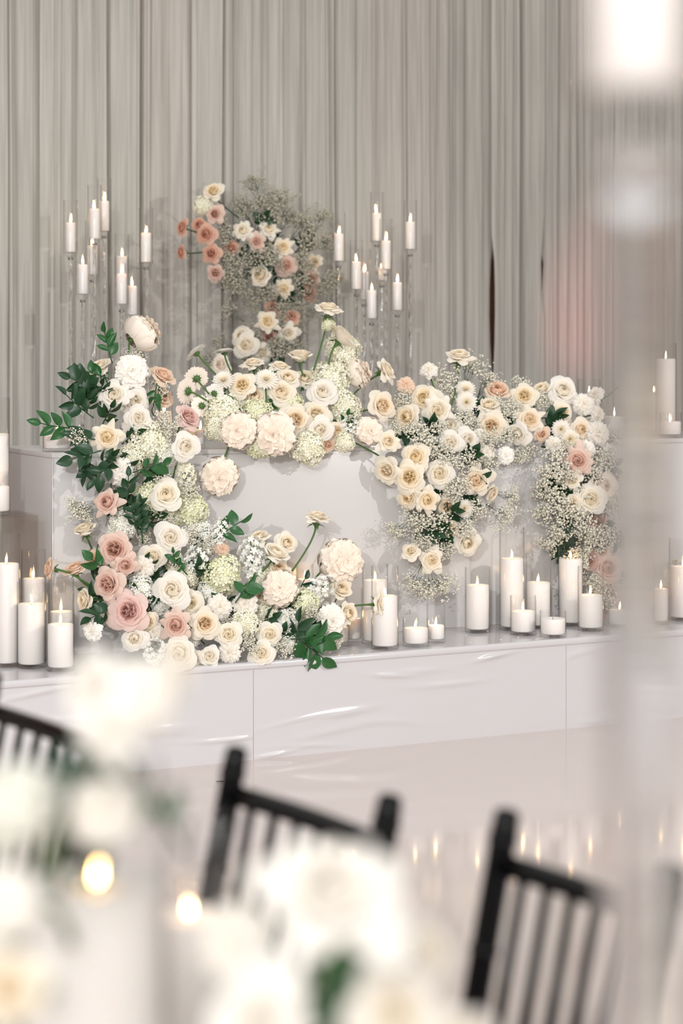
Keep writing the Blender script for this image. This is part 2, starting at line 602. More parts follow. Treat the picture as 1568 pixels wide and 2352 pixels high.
def dome_petal(rng, theta, p0, p1, r0, r1, W, zs=1.0, zc=0.0, lift=0.0, ruf=0.0, skew=0.0, tipk=0.2, p=2.4, nu=7, nv=6, serr=0.0, off=(0, 0)):
    """A petal lying over a dome like a scale, from polar angle p0 at its base to p1 at its tip."""
    ph, ph2 = rng.uniform(0, 6.3), rng.uniform(0, 6.3)
    pts = []
    for j in range(nv):
        v = j / (nv - 1)
        for i in range(nu):
            u = -1 + 2 * i / (nu - 1)
            ve = v * (1 - tipk * abs(u) ** p)
            if serr and j == nv - 1:
                ve *= 1 - serr * (i % 2) - rng.uniform(0, serr * .6)
            po = R(p0 + (p1 - p0) * ve)
            rr = r0 + (r1 - r0) * ve + lift * max(0, ve - .6) / .4 + skew * u
            if ruf:
                rr += ruf * ve * (math.sin(u * 4 + ph) + .5 * math.sin(u * 8 + ph2))
            wid = W * (.5 + .5 * math.sin(math.pi * .5 * min(1, v / .5)))
            an = theta + u * min(2.6, wid / max(.16, rr * math.sin(po)))
            pts.append((off[0] + rr * math.sin(po) * math.cos(an), off[1] + rr * math.sin(po) * math.sin(an), zc + rr * math.cos(po) * zs))
    fs = [(a * nu + b, a * nu + b + 1, (a + 1) * nu + b + 1, (a + 1) * nu + b) for a in range(nv - 1) for b in range(nu - 1)]
    return pts, fs

def flare_petal(rng, theta, rho, zt, curl, phi, drop, point=0.0, ruf=0.02, z0=-.45, nu=7, nv=7, spiral=.04, tipk=.16):
    """An opened petal: a sloping bowl whose rim rolls outwards, pointed where point is set."""
    prof = [(0.0, .10, z0), (.30, rho * .52, z0 + .34 * (zt - z0)), (.62, rho * .86, z0 + .78 * (zt - z0)), (.85, rho + curl * .45, zt), (1.0, rho + curl, zt - drop)]
    ph, ph2 = rng.uniform(0, 6.3), rng.uniform(0, 6.3)
    pts = []
    for j in range(nv):
        v = (j / (nv - 1)) ** .85
        for i in range(nu):
            u = -1 + 2 * i / (nu - 1)
            ve = v * (1 - tipk * abs(u) ** 2.6)
            for (va, ra, za), (vb, rb_, zb) in zip(prof[:-1], prof[1:]):
                if ve <= vb + 1e-9:
                    f = (ve - va) / (vb - va)
                    r, z = ra + (rb_ - ra) * f, za + (zb - za) * f
                    break
            an = u * phi * (.55 + .45 * math.sin(math.pi * .5 * min(1, v / .5)))
            r *= 1 + spiral * u * v
            if point:
                k = max(0, v - .5) / .5
                z -= point * .26 * u * u * k
                an *= max(.2, 1 - .50 * point * k * k)
                r += point * .17 * (1 - abs(u)) * k ** 3
            q = ruf * v * v * (math.sin(u * 3.6 + ph) + .5 * math.sin(u * 7.5 + ph2))
            z += q; r += q * .4
            pts.append((r * math.cos(an + theta), r * math.sin(an + theta), z))
    fs = [(a * nu + b, a * nu + b + 1, (a + 1) * nu + b + 1, (a + 1) * nu + b) for a in range(nv - 1) for b in range(nu - 1)]
    return pts, fs

def make_rose(seed, star=0.0, open_=1.0, quarter=0.0, outer=6):
    rng = random.Random(seed)
    parts = []
    if quarter:
        K = rng.choice((4, 5))
        for q in range(K):
            a = q * 2 * math.pi / K + rng.uniform(-.25, .25)
            o = (.19 * math.cos(a), .19 * math.sin(a))
            for i in range(7):
                r = .07 + .024 * i
                pts, fs = dome_petal(rng, i * 2.4 + rng.uniform(-.4, .4), 110, 14 + 4 * i, r, r * .98, .17, 1.7, .02, .03, .018, .03, nv=5, off=o)
                parts.append((pts, fs, tvals(len(pts), 7, 5, .03 + .05 * i)))
    else:
        for i in range(14):
            k = i / 13
            r = .10 + .30 * k
            pts, fs = dome_petal(rng, i * 2.39996 + rng.uniform(-.2, .2), 118, 6 + 34 * k, r, r * (1.0 - .03 * k), .16 + .20 * k, 1.25, -.02 - .06 * k, .035 * k, .008, .022 + .03 * k, tipk=.16)
            parts.append((pts, fs, tvals(len(pts), 7, 6, .34 * k)))
    M, O = 9, outer + 2
    for i in range(M):
        k = i / (M - 1)
        pts, fs = flare_petal(rng, i * 2.39996 + rng.uniform(-.2, .2), .44 + .20 * k, .34 - .16 * k * open_, (.05 + .10 * k) * open_, R(64 - 8 * k), .02 + .04 * k, star * .3 * k, .018)
        parts.append((pts, fs, tvals(len(pts), 7, 7, .36 + .3 * k)))
    for i in range(O):
        k = i / (O - 1)
        jl = rng.uniform(.72, 1.25)
        pts, fs = flare_petal(rng, (i + M) * 2.39996 + rng.uniform(-.32, .32), .62 + .10 * k * open_, .16 - .16 * k * open_ + rng.uniform(-.05, .05), (.18 + .22 * k) * open_ * jl, R((52 - 4 * k) * (1 - .16 * star)), (.05 + .16 * k) * open_, star * rng.uniform(.7, 1.5), .028 + .03 * star)
        parts.append((pts, fs, tvals(len(pts), 7, 7, .7 + .3 * k)))
    return assemble('bloom', norm_parts(parts, 1.13), outer)

def make_peony(seed, N=58, outer=8):
    """A ball of ruffled petals held by broad cupped guard petals."""
    rng = random.Random(seed)
    parts = []
    ball = MB()
    ball.lathe([(.01, -.5), (.35, -.45), (.6, -.2), (.64, .1), (.54, .36), (.3, .52), (.01, .56)], 16)
    parts.append((ball.v, ball.f, [.4] * len(ball.v)))
    for i in range(N):
        k = (i + .5) / N
        th = i * 2.39996 + rng.uniform(-.6, .6)
        base = 80 * k ** .8 + rng.uniform(-10, 10) - 26
        pts, fs = dome_petal(rng, th, base, base + 40 + rng.uniform(-10, 10), .60, .80 + rng.uniform(-.07, .07), .27 + .08 * k, .84, -.02, .05, .055, rng.uniform(-.06, .06), .10, 2.6, 9, 5, .05)
        parts.append((pts, fs, [min(1, .05 + .6 * k + .2 * (q // 9) / 4) for q in range(len(pts))]))
    for i in range(outer + 6):
        k = i / (outer + 5)
        th = i * 2.39996 + rng.uniform(-.3, .3)
        tip = 60 + 28 * k + rng.uniform(-5, 5)
        pts, fs = dome_petal(rng, th, 150, tip, .70 + .06 * k, .84 + .06 * k, .40, .84, -.06, .02, .03, rng.uniform(-.03, .03), .16, 2.4, 9, 7, .03)
        parts.append((pts, fs, tvals(len(pts), 9, 7, .75 + .25 * k)))
    return assemble('bloom', norm_parts(parts, 1.05), outer)

def make_carnation(seed, N=70):
    """A ruffled pompon of toothed petals."""
    rng = random.Random(seed)
    parts = []
    ball = MB()
    ball.lathe([(.01, -.35), (.4, -.3), (.62, -.05), (.56, .3), (.3, .46), (.01, .5)], 14)
    parts.append((ball.v, ball.f, [.4] * len(ball.v)))
    for i in range(N):
        k = (i + .5) / N
        th = i * 2.39996 + rng.uniform(-.6, .6)
        base = 96 * k ** .8 + rng.uniform(-10, 10) - 24
        pts, fs = dome_petal(rng, th, base, base + 34 + rng.uniform(-10, 10), .58, .80 + rng.uniform(-.06, .08) + .1 * k, .20 + .06 * k, .78, -.02, .06, .07, rng.uniform(-.06, .06), .08, 3, 9, 5, .14)
        parts.append((pts, fs, [min(1, .3 + .5 * k + .2 * (q // 9) / 4) for q in range(len(pts))]))
    return assemble('bloom', norm_parts(parts, 1.03), 0)

def make_mum(seed, N=120, flat=0.75, jag=0.0):
    rng = random.Random(seed)
    parts = []
    for i in range(N):
        t = (i + .5) / N
        th = i * 2.39996
        a0 = 82 * (1 - t ** 0.7) + 4
        pts, fs = petal_pts(rng, th, 0.02 + .1 * t, -0.1, 0.45 + 0.5 * t ** .6 + rng.uniform(-.04, .04), a0, a0 - 10 + 26 * (1 - t) + rng.uniform(-5, 5), 0.07 + 0.035 * t + 0.05 * jag * t, p=2.5, tipk=0.15, nu=3, nv=4)
        parts.append(([(p[0], p[1], p[2] * flat) for p in pts], fs, [min(1, 0.15 + 0.85 * t)] * len(pts)))
    return assemble('bloom', norm_parts(parts), 0)

def floret(rng, size, n=4, cup=0.2):
    """A little flower of n rounded petals, facing +Z."""
    vs, fs = [(0, 0, -0.02 * size)], []
    a = rng.uniform(0, 6.3)
    for k in range(n):
        th = a + k * 2 * math.pi / n + rng.uniform(-.12, .12)
        hw = math.pi / n * 0.98
        s = size * rng.uniform(.85, 1.1)
        b = len(vs)
        for (dr, da, dz) in ((.62, -hw * .8, cup * .8), (.62, hw * .8, cup * .8), (.66, 0, cup * .35), (1.0, -.42 * hw, cup * 1.1), (1.0, .42 * hw, cup * 1.1)):
            vs.append((s * dr * math.cos(th + da), s * dr * math.sin(th + da), s * (dz + rng.uniform(-.07, .07))))
        fs += [(0, b, b + 2), (0, b + 2, b + 1), (b, b + 3, b + 2), (b + 2, b + 4, b + 1), (b + 2, b + 3, b + 4)]
    return vs, fs

def place(vs, n, p, roll=0.0):
    q = Vector((0, 0, 1)).rotation_difference(n) @ Quaternion((0, 0, 1), roll)
    return [q @ Vector(v) + p for v in vs]

def make_hydrangea(seed, N=115):
    rng = random.Random(seed)
    b = MB()
    for i in range(N):
        z = 1 - 1.55 * (i + .5) / N
        r = math.sqrt(max(0, 1 - z * z))
        th = i * 2.39996
        n = Vector((r * math.cos(th), r * math.sin(th), z))
        n = (n + Vector((rng.uniform(-.3, .3), rng.uniform(-.3, .3), rng.uniform(-.3, .3)))).normalized()
        lump = 1 + 0.10 * math.sin(3 * th + seed) * r + rng.uniform(-.10, .05)
        p = Vector((r * math.cos(th), r * math.sin(th), z * 0.85)) * 0.88 * lump
        vs, fs = floret(rng, rng.uniform(.15, .21))
        b.add(place(vs, n, p), fs, [rng.uniform(.1, 1)] * len(vs))
    core = MB()
    core.lathe([(0.01, -0.75), (.45, -.55), (.66, -.1), (.6, .3), (.3, .55), (0.01, .62)], 12)
    return b.mesh('florets'), core.mesh('core')

def make_stock(seed, N=46):
    """A spike of ruffled double florets, along +Z."""
    rng = random.Random(seed)
    b = MB()
    for i in range(N):
        k = (i + .5) / N
        z = -0.95 + 1.9 * k
        r = 0.52 * math.sqrt(max(0.02, 1 - (z / 1.12) ** 2)) * rng.uniform(.85, 1.1)
        th = i * 2.39996
        n = Vector((math.cos(th), math.sin(th), 0.35 + 0.5 * k)).normalized()
        for c in range(2):
            vs, fs = floret(rng, rng.uniform(.2, .27) * (1 - .35 * c) * (1.1 - .4 * k), 5, 0.25 + .3 * c)
            b.add(place(vs, n, Vector((r * math.cos(th), r * math.sin(th), z)) + n * .02 * c), fs, [rng.uniform(.2, 1)] * len(vs))
    core = MB()
    core.tube([(0, 0, -1.3), (0, 0, -.2), (0, 0, 1.0)], [.07, .06, .02], 6)
    return b.mesh('florets'), core.mesh('stalk')

def make_gyp(seed, N=210, spread=0.75, tall=1.0):
    """Baby's breath: wiry stems branching to many tiny white blossoms, growing along +Z to about 1."""
    rng = random.Random(seed)
    st_, bl = MB(), MB()
    root = Vector((0, 0, -0.9))
    tips = []
    for i in range(9):
        a = i * 2.39996 + rng.uniform(-.3, .3)
        rr = spread * math.sqrt((i + .5) / 9) * .75
        m = Vector((rr * .55 * math.cos(a), rr * .55 * math.sin(a), rng.uniform(-.25, .1)))
        st_.tube([root + Vector((rng.uniform(-.04, .04), rng.uniform(-.04, .04), 0)), (root + m) / 2 + Vector((rng.uniform(-.04, .04), rng.uniform(-.04, .04), 0)), m], [.010, .008, .006], 4, False)
        for j in range(5):
            t = m + Vector((rng.uniform(-.45, .45) * spread + .3 * math.cos(a) * rr, rng.uniform(-.45, .45) * spread + .3 * math.sin(a) * rr, rng.uniform(.15, .75) * tall))
            st_.tube([m, (m + t) / 2 + Vector((rng.uniform(-.04, .04), rng.uniform(-.04, .04), .03)), t], [.005, .004, .0035], 3, False)
            tips.append(t)
    per = max(1, N // len(tips))
    for t in tips:
        for j in range(per):
            p = t + Vector((rng.gauss(0, .105), rng.gauss(0, .105), rng.gauss(0, .10)))
            if j % 2 == 0:
                st_.tube([t - Vector((0, 0, .06)), p], [.003, .0025], 3, False)
            s = rng.uniform(.04, .082)
            n = (p - m * .3 - root * .4 + Vector((rng.uniform(-1, 1), rng.uniform(-1, 1), rng.uniform(-.3, 1)))).normalized()
            vs = [(0, 0, -.6), (0, 0, .55)]
            for k in range(6):
                a = k * math.pi / 3
                q = 1.0 if k % 2 == 0 else .72
                vs.append((q * math.cos(a), q * math.sin(a), .25 if k % 2 == 0 else .05))
            fs = [(0, 2 + (k + 1) % 6, 2 + k) for k in range(6)] + [(1, 2 + k, 2 + (k + 1) % 6) for k in range(6)]
            bl.add(place([Vector(v) * s for v in vs], n, p, rng.uniform(0, 6)), fs, [rng.uniform(0, 1)] * 8)
    return bl.mesh('blossoms'), st_.mesh('stems')

def make_leaf(seed, width=0.3, fold=0.12, bend=0.25):
    """A pointed oval leaf along +Y, length 1, facing +Z."""
    rng = random.Random(seed)
    nv, nu = 8, 5
    vs = []
    for j in range(nv):
        v = j / (nv - 1)
        w = width * math.sin(math.pi * min(1, v ** 0.8)) ** 0.85 + 0.004
        zc = -bend * v * v + 0.10 * v
        for i in range(nu):
            u = -1 + 2 * i / (nu - 1)
            vs.append((u * w, v, zc + fold * abs(u) * (w / width) + 0.02 * math.sin(v * 7 + seed) * u))
    fs = [(a * nu + b, a * nu + b + 1, (a + 1) * nu + b + 1, (a + 1) * nu + b) for a in range(nv - 1) for b in range(nu - 1)]
    return mesh('leaf', vs, fs)

def make_calyx():
    b = MB()
    b.lathe([(.05, -.78), (.10, -.62), (.17, -.5), (.2, -.42)], 8)
    for k in range(5):
        a = k * 2 * math.pi / 5 + .2
        c, s = math.cos(a), math.sin(a)
        vs = []
        for (r, z, w) in ((.15, -.5, .09), (.32, -.46, .10), (.50, -.55, .05), (.60, -.66, .005)):
            vs += [(r * c - w * s, r * s + w * c, z), (r * c + w * s, r * s - w * c, z)]
        b.add(vs, [(0, 1, 3, 2), (2, 3, 5, 4), (4, 5, 7, 6)])
    return b.mesh('calyx')

def make_flat_calyx():
    """Green underside of a daisy-like head."""
    b = MB()
    b.lathe([(.06, -.32), (.2, -.26), (.27, -.17), (.2, -.1)], 10)
    for k in range(9):
        a = k * 2 * math.pi / 9
        c, s = math.cos(a), math.sin(a)
        b.add([(.2 * c - .06 * s, .2 * s + .06 * c, -.19), (.2 * c + .06 * s, .2 * s - .06 * c, -.19), (.4 * c, .4 * s, -.16)], [(0, 1, 2)])
    return b.mesh('calyx')

BLOOM = {
    'rose': [make_rose(k, 0.25) for k in (1, 2, 3)],
    'star': [make_rose(k, 0.95, 1.1) for k in (11, 12, 13)],
    'garden': [make_rose(k, 0.45, 1.0, 1.0) for k in (21, 22, 23)],
    'bud': [make_rose(k, 0.5, 0.55, 0, 5) for k in (31, 32)],
    'peony': [make_peony(k) for k in (41, 42, 43)],
    'carnation': [make_carnation(k) for k in (51, 52)],
    'mum': [make_mum(k) for k in (61, 62)],
    'disk': [make_mum(k, 150, 0.5, 1.0) for k in (66, 67)],
}
HYD = [make_hydrangea(k) for k in (71, 72, 73)]
STOCK = [make_stock(k) for k in (81, 82)]
GYP = [make_gyp(91, 225), make_gyp(92, 225, .85), make_gyp(93, 225, .6, 1.2), make_gyp(94, 180, .8)]
LEAF = [make_leaf(1, .26), make_leaf(2, .3, .1, .4), make_leaf(3, .22, .14, .15), make_leaf(4, .34, .08, .3)]
CALYX, FLATCALYX = make_calyx(), make_flat_calyx()
_b = MB(); _b.tube([(0, 0, -.6), (.04, .02, -1.1), (.1, .0, -1.9)], [.055, .05, .05], 6)
SHORT_STEM = _b.mesh('stem')
_k = random.Random(77)

NAME = {'rose': ('rose', 'rose'), 'star': ('rose', 'rose'), 'garden': ('garden_rose', 'rose'), 'bud': ('rose_bud', 'rose'), 'peony': ('peony', 'peony'),
        'carnation': ('carnation', 'carnation'), 'mum': ('chrysanthemum', 'chrysanthemum'), 'disk': ('chrysanthemum', 'chrysanthemum'),
        'hyd': ('hydrangea', 'hydrangea'), 'stock': ('stock_flower', 'stock flower')}

def orient(e, loc, n, rad, roll):
    q = Vector((0, 0, 1)).rotation_difference(n.normalized()) @ Quaternion((0, 0, 1), roll)
    e.matrix_world = Matrix.Translation(loc) @ q.to_matrix().to_4x4() @ Matrix.Scale(rad, 4)

def flower(kind, loc, rad, n, color, label, group, stem_to=None, stem_bend=0.0, stem_mat='stem', short=True):
    nm, cat = NAME[kind]
    e = empty(nm)
    n = Vector(n).normalized()
    roll = _k.uniform(0, 6.3)
    orient(e, loc, n, rad, roll)
    tag(e, label, cat, group)
    if kind in ('hyd', 'stock'):
        fl_, core = _k.choice(HYD if kind == 'hyd' else STOCK)
        a = link('florets', fl_, color, e); a['kind'] = 'stuff'
        link('core' if kind == 'hyd' else 'stalk', core, 'hyd_green' if kind == 'hyd' else 'stem', e)
    else:
        bloom, outs = _k.choice(BLOOM[kind])
        link('bloom', bloom, color, e)
        for q in outs:
            link('petal', q, color, e)
        link('calyx', FLATCALYX if kind in ('mum', 'disk') else CALYX, 'stem', e)
    if stem_to is not None:
        inv = e.matrix_world.inverted()
        base = (0, 0, -.25) if kind in ('mum', 'disk') else (0, 0, -.65)
        a = e.matrix_world @ Vector(base)
        c = a - n * (a - stem_to).length * (0.18 + stem_bend)
        pts = []
        for k in range(9):
            t = k / 8
            pts.append(inv @ (a * (1 - t) ** 2 + c * 2 * t * (1 - t) + stem_to * t * t))
        rs = 0.0036 / rad
        b = MB(); b.tube(pts, [rs * 1.5] + [rs] * 8, 7)
        b.build('stem', stem_mat, e)
    elif short and kind not in ('hyd', 'stock'):
        link('stem', SHORT_STEM, stem_mat, e)
    return e

def spray(loc, rad, n, label, group, variant=None, mats=('gyp', 'gyp_stem')):
    e = empty('babys_breath_spray')
    orient(e, loc, Vector(n), rad, _k.uniform(0, 6.3))
    tag(e, label, "baby's breath", group)
    bl, st_ = GYP[variant if variant is not None else _k.randrange(3)]
    a = link('blossoms', bl, mats[0], e); a['kind'] = 'stuff'
    b = link('stems', st_, mats[1], e); b['kind'] = 'stuff'
    return e

def sprig(base, tip, n, size, label, group=None, mat='leaf', sag=0.0, spread=52, lead=True):
    """A leafy twig from base to tip; each leaf is a part."""
    e = empty('leaf_sprig', base)
    tag(e, label, 'greenery', group)
    v = tip - base
    L = v.length
    side = v.cross(Vector((0, -1, 0)))
    side = side.normalized() if side.length > 1e-6 else Vector((1, 0, 0))
    mid = v * 0.5 + Vector((0, 0, sag)) + side * _k.uniform(-.06, .06) * L
    def pt(t):
        return mid * 2 * t * (1 - t) + v * t * t
    b = MB(); b.tube([pt(k / 6) for k in range(7)], [.0026] * 4 + [.002] * 3, 5)
    b.build('stem', 'stem_dark', e)
    for i in range(n):
        last = lead and i == n - 1
        t = 0.97 if last else 0.22 + 0.74 * (i + .5) / n
        d = (pt(min(1, t + .05)) - pt(t - .05)).normalized()
        s = 0 if last else (1 if i % 2 else -1)
        tocam = Vector((0, -1, 0.25)) + Vector((_k.uniform(-.5, .5), 0, _k.uniform(-.5, .5)))
        ax = (tocam - d * tocam.dot(d)).normalized()
        dr = Quaternion(ax, R(s * (spread + _k.uniform(-14, 14)))) @ d
        nz = (Quaternion(dr, R(_k.uniform(-45, 45))) @ ax)
        nz = (nz - dr * nz.dot(dr)).normalized()
        x = dr.cross(nz).normalized()
        sz = size * _k.uniform(.8, 1.12) * (0.85 if last else 1)
        o = link('leaf', _k.choice(LEAF), mat, e)
        m3 = Matrix((x, dr, nz)).transposed().to_4x4()
        o.matrix_local = Matrix.Translation(pt(t)) @ m3 @ Matrix.Scale(sz, 4)
    return e

# ------------------------------------------------------------------ candles, vases, holders
def wax_mesh(r, h, melt=True):
    b = MB()
    e = min(.004, h * .2)
    pr = [(0.0005, 0), (r - e, 0), (r, e), (r, h - e), (r - e * .4, h - e * .25), (r - e, h)]
    pr += [(r * .8, h - .002), (r * .5, h - .005), (0.0005, h - .006)] if melt else [(0.0005, h)]
    b.lathe(pr, 32)
    return b.mesh('wax', True, 50)

_b = MB(); _b.lathe([(.0004, 0), (.0028, .003), (.0046, .009), (.0043, .015), (.0026, .023), (.0010, .030), (.0002, .034)], 10)
FLAME = _b.mesh('flame')
_b = MB(); _b.tube([(0, 0, -.004), (.0004, 0, .005), (.0018, 0, .010)], .0009, 5)
WICK = _b.mesh('wick')

def candle(loc, r, h, label, group, lit=True, flame=1.0, name='pillar_candle'):
    e = empty(name, loc, _k.uniform(0, 6))
    tag(e, label, 'candle', group)
    link('wax', wax_mesh(r, h), 'wax', e)
    w_ = link('wick', WICK, 'wick', e)
    w_.location = (0, 0, h - .006)
    w_.scale = (flame,) * 3
    if lit:
        f = link('flame', FLAME, 'flame', e)
        f.location = (.0012, 0, h - .001)
        f.scale = (flame * _k.uniform(.85, 1.1), flame * _k.uniform(.85, 1.1), flame * _k.uniform(.8, 1.15))
        f.rotation_euler = (R(_k.uniform(-7, 7)), R(_k.uniform(-7, 7)), 0)
    return e

def glass_cylinder(loc, r, h, label, group, mat='vase_glass'):
    t, b = .0026, min(.014, h * .12)
    m = MB()
    m.lathe([(.0005, 0), (r - .002, 0), (r, .002), (r, h - .001), (r - t / 2, h), (r - t, h - .001), (r - t, b + .003), (r - t - .003, b), (.0005, b)], 40)
    o = m.build('glass_vase', mat, None, True, 40)
    o.location = loc
    tag(o, label, 'vase', group)
    return o, t, b

def vase_candle(px, wpx, top, wax, z, where, d=None, base=None, lit=True, flame=1.0, vg='cylinder vases', cg='pillar candles', size=''):
    """A pillar candle inside a clear cylinder, standing at height z."""
    if base is not None:
        Yf = F * (CAMZ - z) / (base - HY)
        Y = Yf * (1 + wpx / 2 / F)
    else:
        Y = depth(px, d)
    r = wpx / 2 * Y / F
    c = at(px, 1000, Y); c.z = z + .0004
    ht = CAMZ - (top - HY) * Y / F - z
    hw = CAMZ - (wax - HY) * Y / F - z
    o, t, b = glass_cylinder(c, r, ht, 'clear glass cylinder vase ' + where, vg)
    candle(c + Vector((0, 0, b + .0006)), r - t - .0015, max(.012, hw - b - .0006), ('lit' if lit else 'unlit') + ' white candle in the vase ' + where, cg, lit, flame)
    return c, r, ht

def tall_holder(px, tube_top, wax_top, wax_bot, cup_bot, d, where, zb=None, tube_w=33, wax_w=23.5, lit=True):
    zb = ZSTAGE if zb is None else zb
    Y = depth(px, d)
    c = at(px, 1000, Y); c.z = zb + .0004
    Z = lambda py: CAMZ - (py - HY) * Y / F - c.z
    rt, rw = tube_w / 2 * Y / F, wax_w / 2 * Y / F
    zt, zw, zc, zs = Z(tube_top), Z(wax_top), Z(wax_bot), Z(cup_bot)
    e = empty('candle_holder', c)
    tag(e, 'tall clear glass candle holder ' + where, 'candle holder', 'tall glass candle holders by the drapes')
    b = MB(); b.lathe([(.0005, 0), (.055, 0), (.058, .004), (.05, .010), (.016, .016), (.009, .022), (.0005, .022)], 24)
    b.build('base', 'rod_glass', e, True, 40)
    b = MB(); b.lathe([(.0005, .0226)] + [(.0078 + .0006 * (k % 2), .0228 + (zs - .024) * k / 16) for k in range(17)] + [(.0005, zs - .001)], 8, 9.0)
    b.build('stem', 'rod_glass', e, False)
    b = MB(); b.lathe([(.0005, zs), (.011, zs), (.013, zs + .004), (.011, zs + .009), (.0005, zs + .009)], 14)
    b.build('collar', 'steel', e)
    b = MB(); b.lathe([(.0005, zs + .0095), (.010, zs + .0095), (.018, zs + (zc - zs) * .45), (rt - .001, zc - .003), (rt, zc - .001), (rt - .003, zc - .0008), (.0005, zc - .0012)], 24)
    b.build('cup', 'tube_glass', e, True, 50)
    t = .0022
    b = MB(); b.lathe([(rt - .0003, zc), (rt - .0003, zt - .001), (rt - t / 2, zt), (rt - t, zt - .001), (rt - t, zc)], 32, 0, True)
    b.build('hurricane_tube', 'tube_glass', e, True, 50)
    candle(c + Vector((0, 0, zc + .0006)), rw, zw - zc, 'lit candle in the tall holder ' + where, 'candles in the tall holders', lit, 1.15)
    return e

# left cluster of tall holders by the drapes
LC = 'left of the back bouquet, '
for a in [(162, 459, 512, 580, 596, -1.70, 'farthest left of the left cluster'), (217, 425, 480, 549, 563, -1.60, 'tall one left of centre in the left cluster'),
          (239, 409, 462, 531, 547, -1.85, 'with the highest flame of the left cluster'), (190, 554, 608, 676, 694, -1.45, 'lower one second from left in the left cluster'),
          (280, 536, 589, 657, 672, -1.85, 'half hidden, right of centre in the left cluster'), (279, 590, 629, 699, 717, -1.45, 'low front one right of centre, left cluster'),
          (303, 604, 657, 724, 741, -1.6, 'lowest one of the left cluster above the cream peony'), (335, 478, 535, 603, 619, -1.65, 'farthest right of the left cluster'),
          (212, 506, 564, 632, 648, -1.95, 'hidden behind the middle stems of the left cluster'),
          (778, 488, 537, 600, 615, -1.70, 'beside the baby\'s breath, first of the right cluster'), (865, 441, 490, 554, 567, -1.75, 'with the highest flame of the right cluster'),
          (818, 551, 601, 665, 681, -1.55, 'second from left in the right cluster'), (886, 503, 553, 619, 633, -1.60, 'just right of the highest flame in the right cluster'),
          (942, 460, 510, 573, 589, -1.65, 'standing apart at the right end of the right cluster'), (853, 606, 667, 732, 747, -1.40, 'lowest and nearest of the right cluster'),
          (912, 599, 649, 713, 728, -1.50, 'low one second from right in the right cluster'), (836, 572, 624, 689, 704, -1.95, 'behind at middle height in the right cluster'),
          (877, 570, 617, 645, 660, -1.98, 'rearmost with a short candle in the right cluster')]:
    w_ = 33 if a[0] < 500 else 30.5
    tall_holder(*a, tube_w=w_, wax_w=w_ * .70)

# candles on the stage, left of the table
S = ZSTAGE
SG, SC = 'cylinder vases on the stage', 'pillar candles on the stage'
vase_candle(15, 62, 1228, 1294, S, 'at the left frame edge on the stage', base=1535, vg=SG, cg=SC)
vase_candle(72, 66, 1337, 1386, S, 'in front row left, below the peach rose', base=1538, vg=SG, cg=SC)
vase_candle(77, 57, 1262, 1328, S, 'just behind the front left candle', base=1522, vg=SG, cg=SC)
vase_candle(139, 64, 1362, 1433, S, 'second in the front row left', base=1545, vg=SG, cg=SC)
vase_candle(140, 60, 1329, 1404, S, 'behind the second front left one', base=1520, vg=SG, cg=SC)
# clear riser with two candles
rise_z = P(60, 1184, 0.06).z
us = min(u_of(89, 0.06), UL - .012)
ris = empty('acrylic_riser', (0, 7.95, S), R(27))
tag(ris, 'clear acrylic box riser under two candles at far left', 'riser')
HR, WR, DR = rise_z - S, 0.34, 0.26
x1, x0, y0 = us, us - WR, -0.06
th = .006
b = MB(); b.box((x0, y0, HR - th), (x1, y0 + DR, HR)); b.build('top_panel', 'acrylic', ris, False)
b = MB(); b.box((x0 + th, y0, 0.0004), (x1 - th, y0 + th, HR - th - .0004)); b.build('front_panel', 'acrylic', ris, False)
b = MB(); b.box((x0 + th, y0 + DR - th, 0.0004), (x1 - th, y0 + DR, HR - th - .0004)); b.build('back_panel', 'acrylic', ris, False)
for xa in (x0, x1 - th + .0004):
    b = MB(); b.box((xa, y0, 0.0004), (xa + th - .0004, y0 + DR, HR - th - .0004)); b.build('side_panel', 'acrylic', ris, False)
vase_candle(-9, 63, 914, 996, rise_z, 'tall one on the clear riser at far left', d=-0.13, vg='vases on the riser', cg='candles on the riser')
vase_candle(-7, 62, 1083, 1117, rise_z, 'short one on the clear riser at far left', d=-0.01, vg='vases on the riser', cg='candles on the riser')

